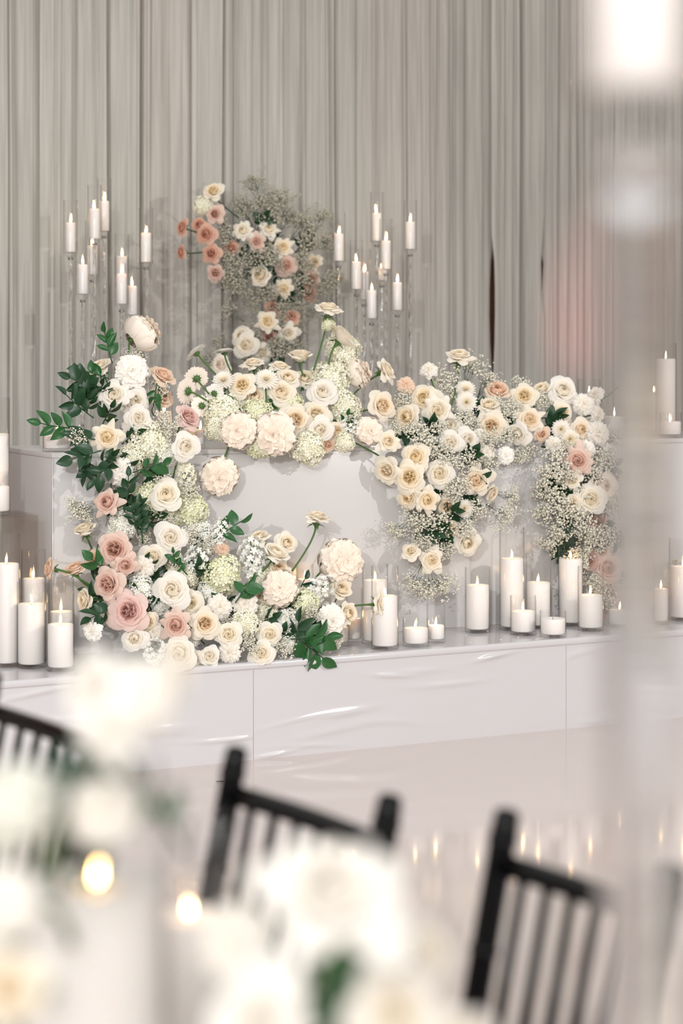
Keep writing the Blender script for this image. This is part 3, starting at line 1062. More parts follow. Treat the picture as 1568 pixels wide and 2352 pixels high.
# candles on the stage, right and middle
for px, w_, top, wax, base, lit, where in [
        (861, 60, 1295, 1332, 1483, True, 'behind the one with the cream rose'), (883.5, 63, 1300, 1368, 1495, True, 'with a cream rose leaning across it'),
        (954.5, 61, 1422, 1442, 1488, True, 'lowest and widest, nearest the stage edge'), (1001, 43, 1383, 1436, 1479, True, 'narrow one right of the lowest candle'),
        (1096, 58, 1303, 1343, 1456, True, 'standing alone right of the cascade'), (1175, 58, 1212, 1282, 1450, True, 'tallest one left in the right group'),
        (1235.5, 59, 1271, 1337, 1446, True, 'medium one between the two tallest'), (1201, 60, 1368, 1403, 1462, True, 'short one in front between the two tallest'),
        (1269.5, 61, 1403, 1420, 1467, False, 'low one with debris on its wax'), (1310, 58, 1211, 1282, 1440, True, 'tallest one right, before the right floral column'),
        (1356, 60, 1300, 1366, 1452, True, 'in front of the right floral column'), (1423, 54, 1386, 1400, 1442, True, 'low one just left of the blurred glass stem'),
        (813, 38, 1352, 1420, 1478, True, 'half hidden behind the lower right roses'), (782, 40, 1400, 1440, 1486, True, 'peeking out below the white peony'),
        (710.5, 59, 1201, 1257, 1452, True, 'behind the upright cream rose'), (652, 58, 1204, 1262, 1458, True, 'behind the ivory roses of the low bouquet'),
        (700, 40, 1297, 1330, 1474, True, 'small one behind the blush peony'),
        (1517, 36, 1291, 1352, 1436, True, 'slim one right of the blurred glass stem'), (1568, 66, 1237, 1300, 1428, True, 'at the right frame edge on the stage'),
        (1136, 44, 1300, 1345, 1434, True, 'set back right of the lone candle')]:
    vase_candle(px, w_, top, wax, S, where, base=base, lit=lit, vg=SG, cg=SC)
# wax crumbs and petals on the low unlit candle
# candles on the table
T = ZTABLE
TG, TC = 'cylinder vases on the table', 'pillar candles on the table'
for px, w_, top, wax, d, where in [
        (131, 66, 978, 1000, -.10, 'low wide one at the left table end'), (459, 24, 976, 986, -.10, 'small one left of the middle bouquet'),
        (437, 40, 958, 984, -.20, 'behind the pink rose on the table'), (881, 52, 946, 964, -.12, 'behind the middle right roses'),
        (1352.5, 53, 871, 905, -.20, 'behind the white carnation on the table'), (1411, 50, 926, 956, -.12, 'low one right of the carnations on the table'),
        (1528, 49, 788, 824, -.25, 'tall one at the right end of the table'), (1539, 53, 948, 968, -.08, 'low one at the right end of the table'),
        (376, 42, 900, 945, -.22, 'glowing behind the left flower column'), (1500, 46, 850, 900, -.34, 'half hidden by the blurred glass stem on the table')]:
    vase_candle(px, w_, top, wax, T, where, d=d, vg=TG, cg=TC)

# ------------------------------------------------------------------ the flowers
def interp(x, tab_):
    if x <= tab_[0][0]: return tab_[0][1]
    for (a, b), (c, d) in zip(tab_[:-1], tab_[1:]):
        if x <= c: return b + (d - b) * (x - a) / (c - a)
    return tab_[-1][1]
AUTO = {'L': [(750, -.06), (880, -.04), (1000, .06), (1060, .12), (1200, .20), (1300, .28), (1400, .36), (1500, .43)],
        'C': [(700, -.16), (850, -.12), (930, -.05), (970, .03), (1010, .09), (1060, .10)],
        'R': [(800, -.14), (900, -.08), (960, .00), (1010, .07), (1080, .10), (1300, .13)],
        'B': [(400, -1.88), (900, -1.88)]}
GROUP = {'L': 'flowers of the left cascade', 'C': 'flowers of the middle table bouquet', 'R': 'flowers of the right cascade', 'B': 'flowers of the raised back bouquet'}
FLW = {'L': [
 # kind, px, py, width px, depth offset, colour, facing, stem end, label
 ('peony', 326, 766, 86, -.02, 'peony_blush', (.75, .45, -.35), (297, 815, -.08), 'shaggy cream peony turned away at the very top of the left column'),
 ('peony', 301, 856, 80, 0, 'peony_white', (.15, .3, 1), None, 'full cream-white peony just below the top peony of the left column'),
 ('rose', 229, 843, 62, -.02, 'cream', (-.35, .8, .45), None, 'cream rose seen from the side beside the upper white peony'),
 ('rose', 207, 904, 60, -.02, 'white', (-.55, .1, .8), None, 'white rose half behind the large white rose at upper left'),
 ('star', 262, 907, 84, .05, 'white', (.05, .25, 1), None, 'large open white rose at upper left of the left column'),
 ('rose', 309, 921, 62, .0, 'white', (.4, .0, .9), None, 'white rose with swirled heart touching the large white rose'),
 ('rose', 318, 961, 58, .02, 'white', (.2, .1, 1), None, 'white rose below the swirled white rose, above the hydrangea'),
 ('star', 246, 1004, 78, .05, 'yellow', (-.05, .05, 1), None, 'star-shaped ivory rose with yellow heart among dark leaves'),
 ('garden', 374, 863, 64, -.04, 'peach', (.45, .75, .5), (385, 930, -.1), 'peach rose opening upward right of the white peony'),
 ('rose', 372, 912, 50, -.1, 'peach', (.4, .3, .7), None, 'dim peach rose behind baby\'s breath, below the upward peach rose'),
 ('hyd', 340, 1018, 100, -.02, 'hyd_cream', (.1, .3, 1), None, 'large cream hydrangea in the middle of the left column'),
 ('garden', 432, 958, 64, 0, 'pink', (.6, .5, .55), (405, 1005, .0), 'soft pink rose leaning right at the table edge'),
 ('rose', 426, 1025, 62, .07, 'white', (.3, .15, 1), (395, 1108, .08), 'white rose hanging over the table edge on a green stem'),
 ('peony', 277, 1084, 66, -.02, 'peony_white', (-.2, .3, .9), None, 'white ruffled peony under the yellow-hearted rose'),
 ('peony', 503, 1094, 84, -.04, 'peony_blush', (.1, -.15, 1), (528, 1018, .03), 'pale peony hanging in front of the bare table front'),
 ('stock', 428, 1100, 70, -.03, 'hyd_cream', (.1, -.9, .5), None, 'cream stock spike hanging beside the white rose stem'),
 ('hyd', 345, 1146, 84, -.02, 'hyd_green', (-.1, .2, 1), None, 'greenish hydrangea behind the broad white rose'),
 ('rose', 382, 1137, 74, .06, 'ivory', (.15, .5, .9), None, 'broad white rose before the greenish hydrangea'),
 ('hyd', 436, 1168, 88, -.03, 'hyd_green', (.4, .2, .9), None, 'lime-tinged hydrangea at the right side of the left column'),
 ('star', 246, 1154, 74, .04, 'blush', (-.35, .25, .9), (300, 1240, .12), 'dusty blush rose with pointed petals at left of the column'),
 ('bud', 194, 1217, 54, -.03, 'cream', (-.25, .95, .3), (218, 1275, .1), 'cream rose seen in profile above the peach roses'),
 ('hyd', 281, 1206, 76, -.03, 'hyd_white', (-.1, .3, 1), None, 'white hydrangea between blush roses and dark leaves'),
 ('garden', 264, 1262, 88, .05, 'blush', (-.1, .2, 1), None, 'largest blush rose at left of the column'),
 ('rose', 392, 1235, 72, .05, 'white', (.05, .2, 1), None, 'oval white rose right of the dark leaf sprig'),
 ('rose', 352, 1280, 60, .0, 'ivory', (-.05, .1, 1), None, 'smaller ivory rose left below the oval white rose'),
 ('star', 288, 1298, 62, .06, 'blush', (.2, -.2, 1), None, 'blush rose tucked under the largest blush rose'),
 ('garden', 248, 1342, 76, .05, 'blush', (-.4, .05, .9), None, 'blush rose with brown heart left of the white blooms'),
 ('garden', 113, 1307, 54, -.02, 'peach', (-.9, .15, .35), (232, 1363, .28), 'peach rose reaching farthest left over the candles'),
 ('bud', 172, 1307, 52, -.02, 'peach', (-.25, .9, .35), (214, 1355, .27), 'peach rose on a stem left of the column'),
 ('rose', 214, 1283, 44, -.06, 'peach', (-.3, .4, .8), None, 'dim peach rose behind the largest blush rose'),
 ('bud', 195, 1378, 52, -.02, 'cream', (-.7, .1, .5), None, 'cream rose in profile above the blurred foreground flowers'),
 ('garden', 296, 1404, 92, .05, 'pink', (-.1, .1, 1), None, 'large pale pink rose low in the left column'),
 ('rose', 338, 1428, 48, .0, 'yellow', (.3, -.1, 1), None, 'small cream rose touching the large pale pink rose'),
 ('rose', 254, 1420, 44, -.03, 'cream', (-.6, .0, .7), None, 'small cream rose left under the large pale pink rose'),
 ('star', 404, 1436, 80, .06, 'blush', (-.05, .0, 1), None, 'blush rose with deep hollow heart low in the column'),
 ('garden', 470, 1433, 72, .03, 'apricot', (.25, .3, .9), None, 'cream rose with apricot heart right of the hollow blush rose'),
 ('rose', 396, 1355, 82, .06, 'white', (.0, .2, 1), None, 'large round white rose in the middle of the low blooms'),
 ('rose', 437, 1385, 60, .0, 'ivory', (.4, .1, .8), None, 'ivory rose right below the large round white rose'),
 ('rose', 525, 1457, 62, .03, 'ivory', (.1, .15, 1), None, 'ivory rose with tight spiral near the stage edge'),
 ('rose', 411, 1502, 78, .03, 'ivory', (.0, .1, 1), None, 'broad ivory rose resting at the stage edge'),
 ('rose', 447, 1513, 46, -.01, 'ivory', (.5, -.2, .9), None, 'small ivory rose half behind the broad one at the stage edge'),
 ('bud', 481, 1508, 48, .01, 'white', (.1, .3, 1), None, 'white half-open rose bud at the stage edge'),
 ('hyd', 510, 1320, 96, .0, 'hyd_green', (.2, .2, 1), None, 'round lime-cream hydrangea in the middle of the low bouquet'),
 ('stock', 450, 1288, 90, -.02, 'hyd_white', (.3, .9, .4), None, 'white stock spike left of the lime-cream hydrangea'),
 ('carnation', 328, 1302, 54, .0, 'white', (.1, .1, 1), None, 'white carnation between the blush and ivory roses'),
 ('hyd', 322, 1356, 74, -.03, 'hyd_white', (-.1, .1, 1), None, 'white hydrangea above the large pale pink rose'),
 ('hyd', 362, 1392, 60, -.05, 'hyd_white', (.0, .0, 1), None, 'small white hydrangea behind the large round white rose'),
 ('carnation', 503, 1394, 60, -.01, 'white', (.2, .2, 1), None, 'white ruffled carnation under the lime-cream hydrangea'),
 ('carnation', 214, 1448, 50, -.03, 'peony_white', (-.4, -.1, .9), None, 'white carnation at the lower left corner of the column'),
 ('rose', 309, 1467, 56, .0, 'white', (-.1, -.1, 1), None, 'white rose melting into the foreground blur'),
 ('stock', 356, 1495, 76, .0, 'hyd_white', (.1, .5, .9), None, 'white stock flower beside the blurred foreground'),
 ('stock', 400, 1290, 70, -.05, 'hyd_cream', (.0, .6, .7), None, 'cream stock between the two oval white roses'),
 ('hyd', 455, 1225, 70, -.06, 'hyd_white', (.3, .2, 1), None, 'white hydrangea behind baby\'s breath right of the oval rose'),
 ('star', 728, 1187, 68, .02, 'cream', (.2, .9, .2), (664, 1320, .22), 'cream rose held high on a long stem before the table'),
 ('star', 594, 1234, 64, .0, 'cream', (-.2, .85, .4), (606, 1340, .2), 'cream rose opening upward left of the tall-stemmed one'),
 ('bud', 633, 1271, 64, .04, 'ivory', (.45, .75, .4), (560, 1347, .25), 'ivory cup-shaped rose on a slanting stem'),
 ('rose', 659, 1247, 50, -.02, 'cream', (.4, .4, .8), None, 'cream rose behind the ivory cup-shaped rose'),
 ('peony', 781, 1288, 98, .0, 'peony_blush', (.35, .1, .9), (708, 1346, .2), 'largest blush peony right of the low bouquet'),
 ('peony', 643, 1351, 80, .04, 'peony_blush', (.0, .15, 1), None, 'round blush peony in the low bouquet'),
 ('stock', 577, 1275, 90, -.02, 'hyd_white', (-.1, 1, .3), None, 'white stock spike under the upward cream rose'),
 ('star', 640, 1306, 60, -.04, 'apricot', (.2, .5, .6), None, 'apricot rose in the shade above the round blush peony'),
 ('stock', 735, 1352, 84, -.01, 'hyd_white', (.7, .4, .6), None, 'white stock flower right of the round blush peony'),
 ('bud', 783, 1353, 52, -.02, 'cream', (.3, .6, .8), None, 'cream rose below the largest blush peony'),
 ('peony', 754, 1427, 80, -.03, 'peony_white', (.3, .1, .9), None, 'white peony low at the right end of the low bouquet'),
 ('bud', 799, 1409, 52, -.01, 'cream', (.6, .3, .7), None, 'cream rose at the right end of the low bouquet'),
 ('star', 876, 1386, 62, .06, 'cream', (.85, .15, .5), (742, 1396, .33), 'cream rose reaching right across a glass vase'),
 ('rose', 601, 1368, 44, -.03, 'cream', (-.3, .1, .9), None, 'small cream rose left of the round blush peony'),
 ('hyd', 697, 1385, 70, .0, 'hyd_green', (.1, .2, 1), None, 'greenish hydrangea below the round blush peony'),
 ('carnation', 563, 1389, 60, .01, 'white', (.0, .2, 1), None, 'white carnation right of the green leaf pair'),
 ('hyd', 563, 1433, 72, .0, 'hyd_cream', (-.1, .1, 1), None, 'cream hydrangea above the stage edge'),
 ('rose', 620, 1457, 54, .03, 'ivory', (.1, .0, 1), None, 'ivory rose right of the cream hydrangea'),
 ('hyd', 656, 1430, 66, -.01, 'hyd_white', (.1, .1, 1), None, 'white hydrangea right above the ivory roses'),
 ('rose', 601, 1501, 58, .03, 'ivory', (.05, .2, 1), None, 'ivory rose lowest at the middle of the stage edge'),
 ('carnation', 527, 1497, 54, .0, 'white', (-.1, .0, 1), None, 'white carnation lying at the stage edge'),
 ('hyd', 660, 1476, 56, -.02, 'hyd_white', (.1, -.1, 1), None, 'white hydrangea left of the dark leaf cluster'),
 ('stock', 505, 1222, 66, -.03, 'hyd_white', (.3, .9, .3), None, 'white stock tip beside the upper right leaf sprig'),
 ('carnation', 508, 1262, 40, -.06, 'peach', (.3, .1, .8), None, 'small peach carnation beside the low bouquet leaves'),
 ('hyd', 480, 1360, 60, -.05, 'hyd_white', (.1, .1, 1), None, 'white hydrangea behind the round lime-cream one'),
 ('hyd', 440, 1460, 56, -.04, 'hyd_white', (.1, .1, 1), None, 'white hydrangea between the hollow blush and ivory roses'),
 ('stock', 768, 1470, 50, -.02, 'hyd_cream', (.5, .4, .8), None, 'cream stock lowest at the right end of the low bouquet'),
 ('hyd', 610, 1410, 56, -.04, 'hyd_cream', (.0, .1, 1), None, 'cream hydrangea between white carnation and greenish hydrangea'),
 ('stock', 716, 1470, 60, -.05, 'hyd_white', (.2, .3, .9), None, 'white stock behind the dark leaf cluster'),
 ('hyd', 300, 1366, 60, -.06, 'hyd_white', (.0, .1, 1), None, 'white hydrangea deep between the two lower blush roses'),
 ('hyd', 430, 1322, 70, -.06, 'hyd_cream', (.0, .1, 1), None, 'cream hydrangea deep above the large round white rose'),
 ('hyd', 600, 1335, 60, -.07, 'hyd_cream', (.0, .1, 1), None, 'cream hydrangea deep left of the round blush peony'),
 ('hyd', 385, 1190, 70, -.07, 'hyd_cream', (.0, .1, 1), None, 'cream hydrangea deep between the broad and the oval white rose'),
 ('hyd', 300, 1055, 74, -.08, 'hyd_cream', (.0, .1, 1), None, 'cream hydrangea deep beside the ruffled white peony'),
 ('hyd', 378, 1045, 66, -.05, 'hyd_white', (.2, .0, 1), None, 'white hydrangea left of the rose hanging over the table edge'),
 ('carnation', 300, 985, 44, -.04, 'white', (.1, .1, 1), None, 'white carnation between the yellow-hearted rose and the hydrangea'),
 ('carnation', 352, 1450, 48, -.03, 'white', (.1, .0, 1), None, 'white carnation left of the hollow blush rose'),
 ('hyd', 690, 1415, 60, -.06, 'hyd_white', (.1, .1, 1), None, 'white hydrangea deep above the glossy leaves'),
 ('carnation', 720, 1372, 44, -.05, 'peony_white', (.3, .1, 1), None, 'pale carnation deep right of the greenish hydrangea'),
 ],
 'C': [
 ('star', 754, 708, 74, .0, 'cream', (.15, .95, .25), (720, 850, -.1), 'cream rose highest above the middle bouquet on a long stem'),
 ('garden', 789, 775, 74, .02, 'cream', (.55, .65, -.25), (753, 845, -.1), 'many-petalled cream rose turned away below the highest rose'),
 ('hyd', 786, 806, 84, -.03, 'hyd_cream', (.2, .4, .8), None, 'cream hydrangea under the two highest roses'),
 ('hyd', 753, 745, 34, -.02, 'hyd_green', (.0, .3, .8), None, 'tiny hydrangea cluster left of the turned-away rose'),
 ('peony', 822, 858, 66, .0, 'peony_blush', (.85, .2, .15), None, 'pale peony facing right at the right shoulder of the middle bouquet'),
 ('rose', 740, 900, 62, .06, 'white', (.05, .35, .9), (690, 945, -.02), 'white rose standing before the tall hydrangea'),
 ('hyd', 757, 873, 94, -.01, 'hyd_cream', (.1, .3, 1), None, 'large cream hydrangea behind the standing white rose'),
 ('hyd', 788, 936, 86, -.02, 'hyd_cream', (.3, .1, 1), None, 'cream hydrangea right of the standing white rose'),
 ('bud', 689, 817, 56, -.02, 'cream', (.05, .98, .15), (700, 870, -.15), 'closed cream rose bud in profile at the top of the middle bouquet'),
 ('star', 580, 834, 56, -.03, 'cream', (-.1, .9, .4), None, 'pointed cream rose left of the closed bud'),
 ('star', 643, 842, 56, -.03, 'cream', (.2, .85, .4), None, 'pointed cream rose beside the closed bud'),
 ('garden', 556, 885, 60, .03, 'yellow', (-.1, .35, .9), None, 'garden rose with the strongest yellow heart'),
 ('mum', 611, 871, 56, .05, 'white', (.05, .5, .8), (612, 925, -.04), 'round white chrysanthemum in the middle of the bouquet'),
 ('rose', 660, 868, 54, .0, 'cream', (.2, .6, .7), None, 'cream rose right of the round white chrysanthemum'),
 ('rose', 646, 901, 60, .03, 'cream', (.1, .3, .9), None, 'cream rose right below the round white chrysanthemum'),
 ('mum', 513, 873, 52, .02, 'white', (-.1, .6, .7), (540, 925, -.05), 'white chrysanthemum left of the yellow-hearted rose'),
 ('disk', 449, 809, 54, -.03, 'peony_white', (-.6, .6, -.15), (497, 862, -.12), 'flat white chrysanthemum tilted left on a long stem'),
 ('disk', 515, 807, 52, -.03, 'peony_white', (-.1, .95, .05), (531, 855, -.12), 'flat white chrysanthemum facing up on a short stem'),
 ('disk', 451, 868, 56, -.01, 'peony_blush', (-.15, .3, -.9), (480, 905, -.06), 'chrysanthemum showing its green back, uppermost of three'),
 ('disk', 428, 898, 62, .0, 'peony_blush', (-.75, .1, -.55), (482, 925, -.03), 'chrysanthemum turned left, farthest left of the middle bouquet'),
 ('disk', 462, 933, 50, .01, 'peony_blush', (-.4, -.25, -.8), (485, 937, -.02), 'chrysanthemum showing its back, lowest left'),
 ('disk', 492, 903, 44, -.01, 'peony_white', (.0, .2, -.9), (515, 930, -.04), 'small chrysanthemum showing its back beside the hydrangea'),
 ('hyd', 510, 950, 92, .0, 'hyd_cream', (-.3, .2, .9), None, 'cream hydrangea at the left end of the middle bouquet'),
 ('hyd', 496, 985, 60, -.03, 'hyd_cream', (-.3, -.1, .9), None, 'cream hydrangea low at the left end of the table bouquet'),
 ('hyd', 665, 925, 66, -.01, 'hyd_green', (.1, .3, 1), None, 'greenish hydrangea in the centre of the middle bouquet'),
 ('hyd', 590, 950, 72, .0, 'hyd_green', (.0, .3, 1), None, 'greenish hydrangea above the two big peonies'),
 ('rose', 585, 912, 56, -.02, 'cream', (.0, .5, .8), None, 'cream rose with spread petals below the yellow-hearted rose'),
 ('peony', 547, 989, 80, .04, 'peony_blush', (-.15, .1, 1), None, 'blush peony left at the table edge'),
 ('peony', 630, 997, 96, .06, 'peony_blush', (.0, .0, 1), None, 'biggest blush peony at the centre of the table edge'),
 ('garden', 678, 964, 68, .03, 'apricot', (.2, .2, .9), None, 'garden rose with pinkish heart right of the biggest peony'),
 ('garden', 726, 951, 64, .01, 'cream', (.2, .4, .9), None, 'cream garden rose right of the pinkish-hearted one'),
 ('rose', 735, 987, 62, .05, 'white', (.15, .05, 1), None, 'white rose low at the table edge right of centre'),
 ('hyd', 598, 1024, 66, .0, 'hyd_green', (.0, -.1, 1), None, 'lime hydrangea hanging below the biggest peony'),
 ('hyd', 706, 1029, 84, .0, 'hyd_cream', (.1, -.2, 1), None, 'cream hydrangea hanging over the table edge'),
 ('rose', 773, 990, 46, .0, 'apricot', (.3, .2, .9), None, 'small apricot rose beside the low white rose'),
 ('stock', 800, 982, 62, .02, 'hyd_white', (.2, .6, .7), None, 'white stock florets right of the small apricot rose'),
 ('hyd', 790, 1016, 50, .0, 'hyd_cream', (.2, -.1, 1), None, 'small cream hydrangea under the white stock florets'),
 ('peony', 846, 990, 62, .03, 'peony_blush', (.3, .1, .9), None, 'small blush peony before the table candle'),
 ('star', 888, 850, 66, .0, 'cream', (.75, .45, .35), (800, 917, -.06), 'pointed cream rose on a slanting stem right of the bouquet'),
 ('garden', 878, 932, 66, .05, 'apricot', (.5, .2, .8), (806, 950, .0), 'garden rose with pink-tinged heart on a level stem'),
 ('star', 891, 1014, 62, .04, 'cream', (.3, .1, .9), (835, 1000, .02), 'cream rose with loose petals below the table candle'),
 ('garden', 889, 1081, 62, .0, 'cream', (-.35, -.2, .9), (797, 1008, .05), 'cream rose hanging on a curved stem over the table front'),
 ('rose', 754, 1022, 34, -.03, 'peach', (.1, -.1, 1), None, 'small peach rose at the table edge in shade'),
 ('rose', 700, 868, 46, -.05, 'cream', (.1, .5, .7), None, 'pale cream rose in shade under the closed bud'),
 ('hyd', 545, 935, 60, -.06, 'hyd_white', (-.1, .3, 1), None, 'white hydrangea behind the left blush peony'),
 ],
 'R': [
 ('star', 1055, 817, 72, .0, 'cream', (.05, .85, .4), (1035, 935, -.03), 'cream rose highest on its stem above the right cascade'),
 ('carnation', 985, 852, 42, .0, 'white', (-.2, .6, .7), (1003, 905, -.08), 'small white carnation on a stem left of the highest rose'),
 ('carnation', 931, 885, 42, -.02, 'peach', (.1, .4, .8), None, 'small peach carnation at the upper left of the cascade'),
 ('rose', 975, 915, 70, -.01, 'yellow', (-.2, .3, .9), None, 'cream rose with yellow heart behind the spread one'),
 ('star', 1005, 942, 80, .04, 'ivory', (.05, .1, 1), None, 'spread ivory rose with pointed petals at upper left of the cascade'),
 ('rose', 934, 959, 58, -.01, 'yellow', (-.5, .2, .8), None, 'yellowish rose in shade at the left of the cascade'),
 ('mum', 1069, 894, 48, .0, 'white', (.05, .5, .8), None, 'fluffy white chrysanthemum right of the highest stem'),
 ('mum', 1071, 924, 50, .02, 'white', (.0, .3, .9), None, 'round white chrysanthemum below the fluffy one'),
 ('rose', 1036, 978, 50, -.01, 'white', (-.1, .3, .9), None, 'white rose peeking above the pair of white roses'),
 ('rose', 1036, 1015, 54, .04, 'white', (-.05, .05, 1), None, 'left one of the pair of tight white roses'),
 ('rose', 1074, 1009, 52, .02, 'white', (.25, .1, .9), None, 'right one of the pair of tight white roses'),
 ('carnation', 1103, 1004, 40, .0, 'white', (.3, .2, .9), None, 'white carnation right of the pair of tight white roses'),
 ('star', 1122, 930, 64, .02, 'cream', (.0, .7, .6), (1075, 985, .0), 'cream rose with back petals spread on a green stem'),
 ('garden', 1128, 978, 66, .03, 'apricot', (.05, .05, 1), None, 'flat garden rose with orange heart in the middle of the cascade'),
 ('bud', 1141, 897, 58, -.03, 'peach', (.1, .6, .6), None, 'peach rose behind baby\'s breath in the upper row'),
 ('garden', 1203, 910, 62, .0, 'yellow', (-.05, .4, .9), None, 'garden rose with golden heart in the upper row'),
 ('star', 1216, 964, 72, .04, 'apricot', (.0, .1, 1), None, 'star-shaped rose with orange heart right of the middle'),
 ('rose', 1189, 997, 54, .05, 'white', (-.4, -.15, .7), (1112, 1014, .06), 'white rose on a level stem below the star-shaped rose'),
 ('garden', 1243, 997, 42, .0, 'peach', (.3, -.1, .9), None, 'small peach rose beside the star-shaped rose'),
 ('bud', 1243, 894, 44, -.01, 'cream', (-.3, .8, .5), None, 'small cream rose left of the highest white rose on the right'),
 ('rose', 1293, 897, 66, .02, 'white', (.1, .4, .9), (1255, 945, -.02), 'white rose highest at the right end of the upper row'),
 ('rose', 1289, 950, 56, .0, 'cream', (.3, .3, .9), None, 'cream rose under the right highest white rose'),
 ('mum', 1288, 986, 46, .03, 'white', (.05, .1, 1), None, 'round white chrysanthemum at the top of the right column'),
 ('rose', 955, 1050, 62, .03, 'yellow', (-.1, .3, 1), None, 'yellowish rose at the top of the left hanging cluster'),
 ('garden', 940, 1096, 70, .04, 'yellow', (-.2, .1, 1), None, 'yellowish rose in the middle of the left hanging cluster'),
 ('rose', 1009, 1088, 62, .03, 'ivory', (.05, .1, 1), None, 'round ivory rose in the hanging baby\'s breath'),
 ('star', 981, 1148, 66, .06, 'yellow', (.1, -.1, 1), None, 'lowest yellowish rose of the left hanging cluster'),
 ('rose', 937, 1143, 52, .01, 'yellow', (-.4, -.2, .9), None, 'small yellowish rose left of the lowest yellowish rose'),
 ('star', 1093, 1104, 80, .04, 'apricot', (.05, .0, 1), None, 'spread cream rose with pointed petals right in the hanging cluster'),
 ('garden', 1026, 1163, 54, .01, 'apricot', (.1, -.2, 1), None, 'apricot garden rose low in the hanging cluster'),
 ('mum', 1066, 1168, 44, .03, 'white', (.05, .0, 1), None, 'white chrysanthemum low in the hanging cluster'),
 ('carnation', 1116, 1041, 40, .01, 'white', (.0, .2, 1), None, 'white carnation left of two before the table front'),
 ('carnation', 1160, 1047, 42, .0, 'peony_white', (.1, .0, 1), None, 'pale carnation right of two before the table front'),
 ('bud', 1128, 1133, 42, .0, 'cream', (.7, -.35, .5), (1085, 1147, .06), 'cream half-open rose on a short stem at right of the hanging cluster'),
 ('garden', 1033, 1216, 54, .0, 'cream', (.2, -.2, 1), None, 'cream rose upper one of the hanging tail'),
 ('rose', 1073, 1247, 60, .01, 'ivory', (.3, -.2, .9), (1030, 1200, .05), 'ivory rose at the right of the hanging tail'),
 ('garden', 943, 1266, 42, .0, 'cream', (-.2, .6, .8), (957, 1215, .04), 'small flat cream rose at the left of the hanging tail'),
 ('star', 991, 1287, 66, .02, 'cream', (.1, .1, 1), (1005, 1225, .04), 'lowest cream rose of the hanging tail'),
 ('carnation', 1339, 929, 50, .05, 'white', (.0, .1, 1), None, 'large white carnation before the table candle'),
 ('carnation', 1369, 909, 44, .0, 'white', (-.5, .4, .6), (1420, 889, -.05), 'white carnation on a stem pointing right'),
 ('carnation', 1369, 953, 44, .02, 'white', (.6, .0, .6), (1325, 963, .0), 'white carnation in profile on a short level stem'),
 ('mum', 1309, 1009, 46, .04, 'ivory', (.1, -.2, 1), None, 'cream chrysanthemum below the round white one on the right'),
 ('rose', 1334, 987, 50, .02, 'apricot', (.2, .1, .9), None, 'pale apricot rose in the right column'),
 ('carnation', 1371, 996, 58, .03, 'white', (.3, .2, .9), None, 'broad white carnation at the right side of the right column'),
 ('carnation', 1270, 1020, 38, .02, 'white', (-.3, .0, .9), None, 'small white carnation at the left of the right column'),
 ('star', 1327, 1058, 76, .06, 'blush', (-.05, .05, 1), None, 'blush rose with star-shaped petals in the right column'),
 ('carnation', 1348, 1032, 44, .01, 'peony_white', (.3, .4, .8), None, 'white carnation behind the star-shaped blush rose'),
 ('star', 1312, 1102, 60, .03, 'ivory', (.0, .0, 1), None, 'ivory rose below the star-shaped blush rose'),
 ('rose', 1387, 1117, 68, .02, 'peony_blush', (.3, .1, .9), None, 'pale blush rose fading into the blurred glass stem'),
 ('rose', 1357, 1147, 66, .05, 'ivory', (.0, .1, 1), None, 'large white rose lowest in the right column'),
 ('garden', 1315, 1155, 42, .03, 'apricot', (-.05, .0, 1), None, 'small apricot rose left of the large white rose'),
 ('rose', 1373, 1198, 48, .02, 'mauve', (.1, .0, 1), None, 'mauve rose below the large white rose in the right column'),
 ('carnation', 1398, 1041, 46, .0, 'peony_white', (.7, .1, .5), None, 'pale carnation in profile at the right side of the right column'),
 ('rose', 1350, 1288, 46, .0, 'mauve', (-.1, .1, 1), None, 'mauve rose behind the right tall candles'),
 ('rose', 1396, 1305, 70, .02, 'blush', (.1, .1, 1), None, 'blush rose low beside the right candles'),
 ('rose', 1382, 1268, 40, .0, 'peach', (.1, .3, .9), None, 'small peach rose above the low blush rose'),
 ('rose', 1402, 1366, 62, .0, 'pink', (.1, .1, 1), None, 'faint pink rose lowest behind the right candles'),
 ('rose', 1388, 1400, 44, .0, 'blush', (-.3, .0, .9), None, 'faint blush rose beside the low right candle'),
 ('rose', 1512, 1368, 46, .05, 'pink', (-.1, .1, 1), None, 'pink rose right of the blurred stem near the slim candle'),
 ('rose', 1548, 1350, 42, .08, 'blush', (.0, .2, 1), None, 'blush rose at the right frame edge'),
 ('carnation', 1563, 1330, 44, .1, 'white', (.1, .2, 1), None, 'white carnation at the right frame edge'),
 ('carnation', 1540, 1322, 36, .06, 'white', (-.2, .3, .9), None, 'small white carnation left of the one at the right frame edge'),
 ],
 'B': [
 ('garden', 489, 439, 50, .0, 'yellow', (-.2, .5, .8), (548, 500, -1.9), 'yellow-hearted rose highest at the left of the back bouquet'),
 ('hyd', 465, 474, 48, -.03, 'hyd_cream', (-.4, .2, .8), None, 'pale hydrangea left under the highest rose of the back bouquet'),
 ('garden', 494, 492, 44, .02, 'blush', (-.1, .2, 1), (545, 548, -1.9), 'blush rose below the highest rose of the back bouquet'),
 ('rose', 418, 523, 38, .0, 'coral', (-.7, .2, .6), (470, 538, -1.9), 'coral rose reaching farthest left, upper of two'),
 ('rose', 457, 517, 36, -.03, 'coral', (-.3, .3, .9), None, 'coral rose behind the darker one in the back bouquet'),
 ('rose', 473, 538, 46, .02, 'coral', (-.2, .0, 1), (530, 550, -1.9), 'coral rose with dark heart left in the back bouquet'),
 ('rose', 416, 580, 36, .0, 'coral', (-.8, .1, .5), (480, 577, -1.9), 'coral rose reaching farthest left, lower of two'),
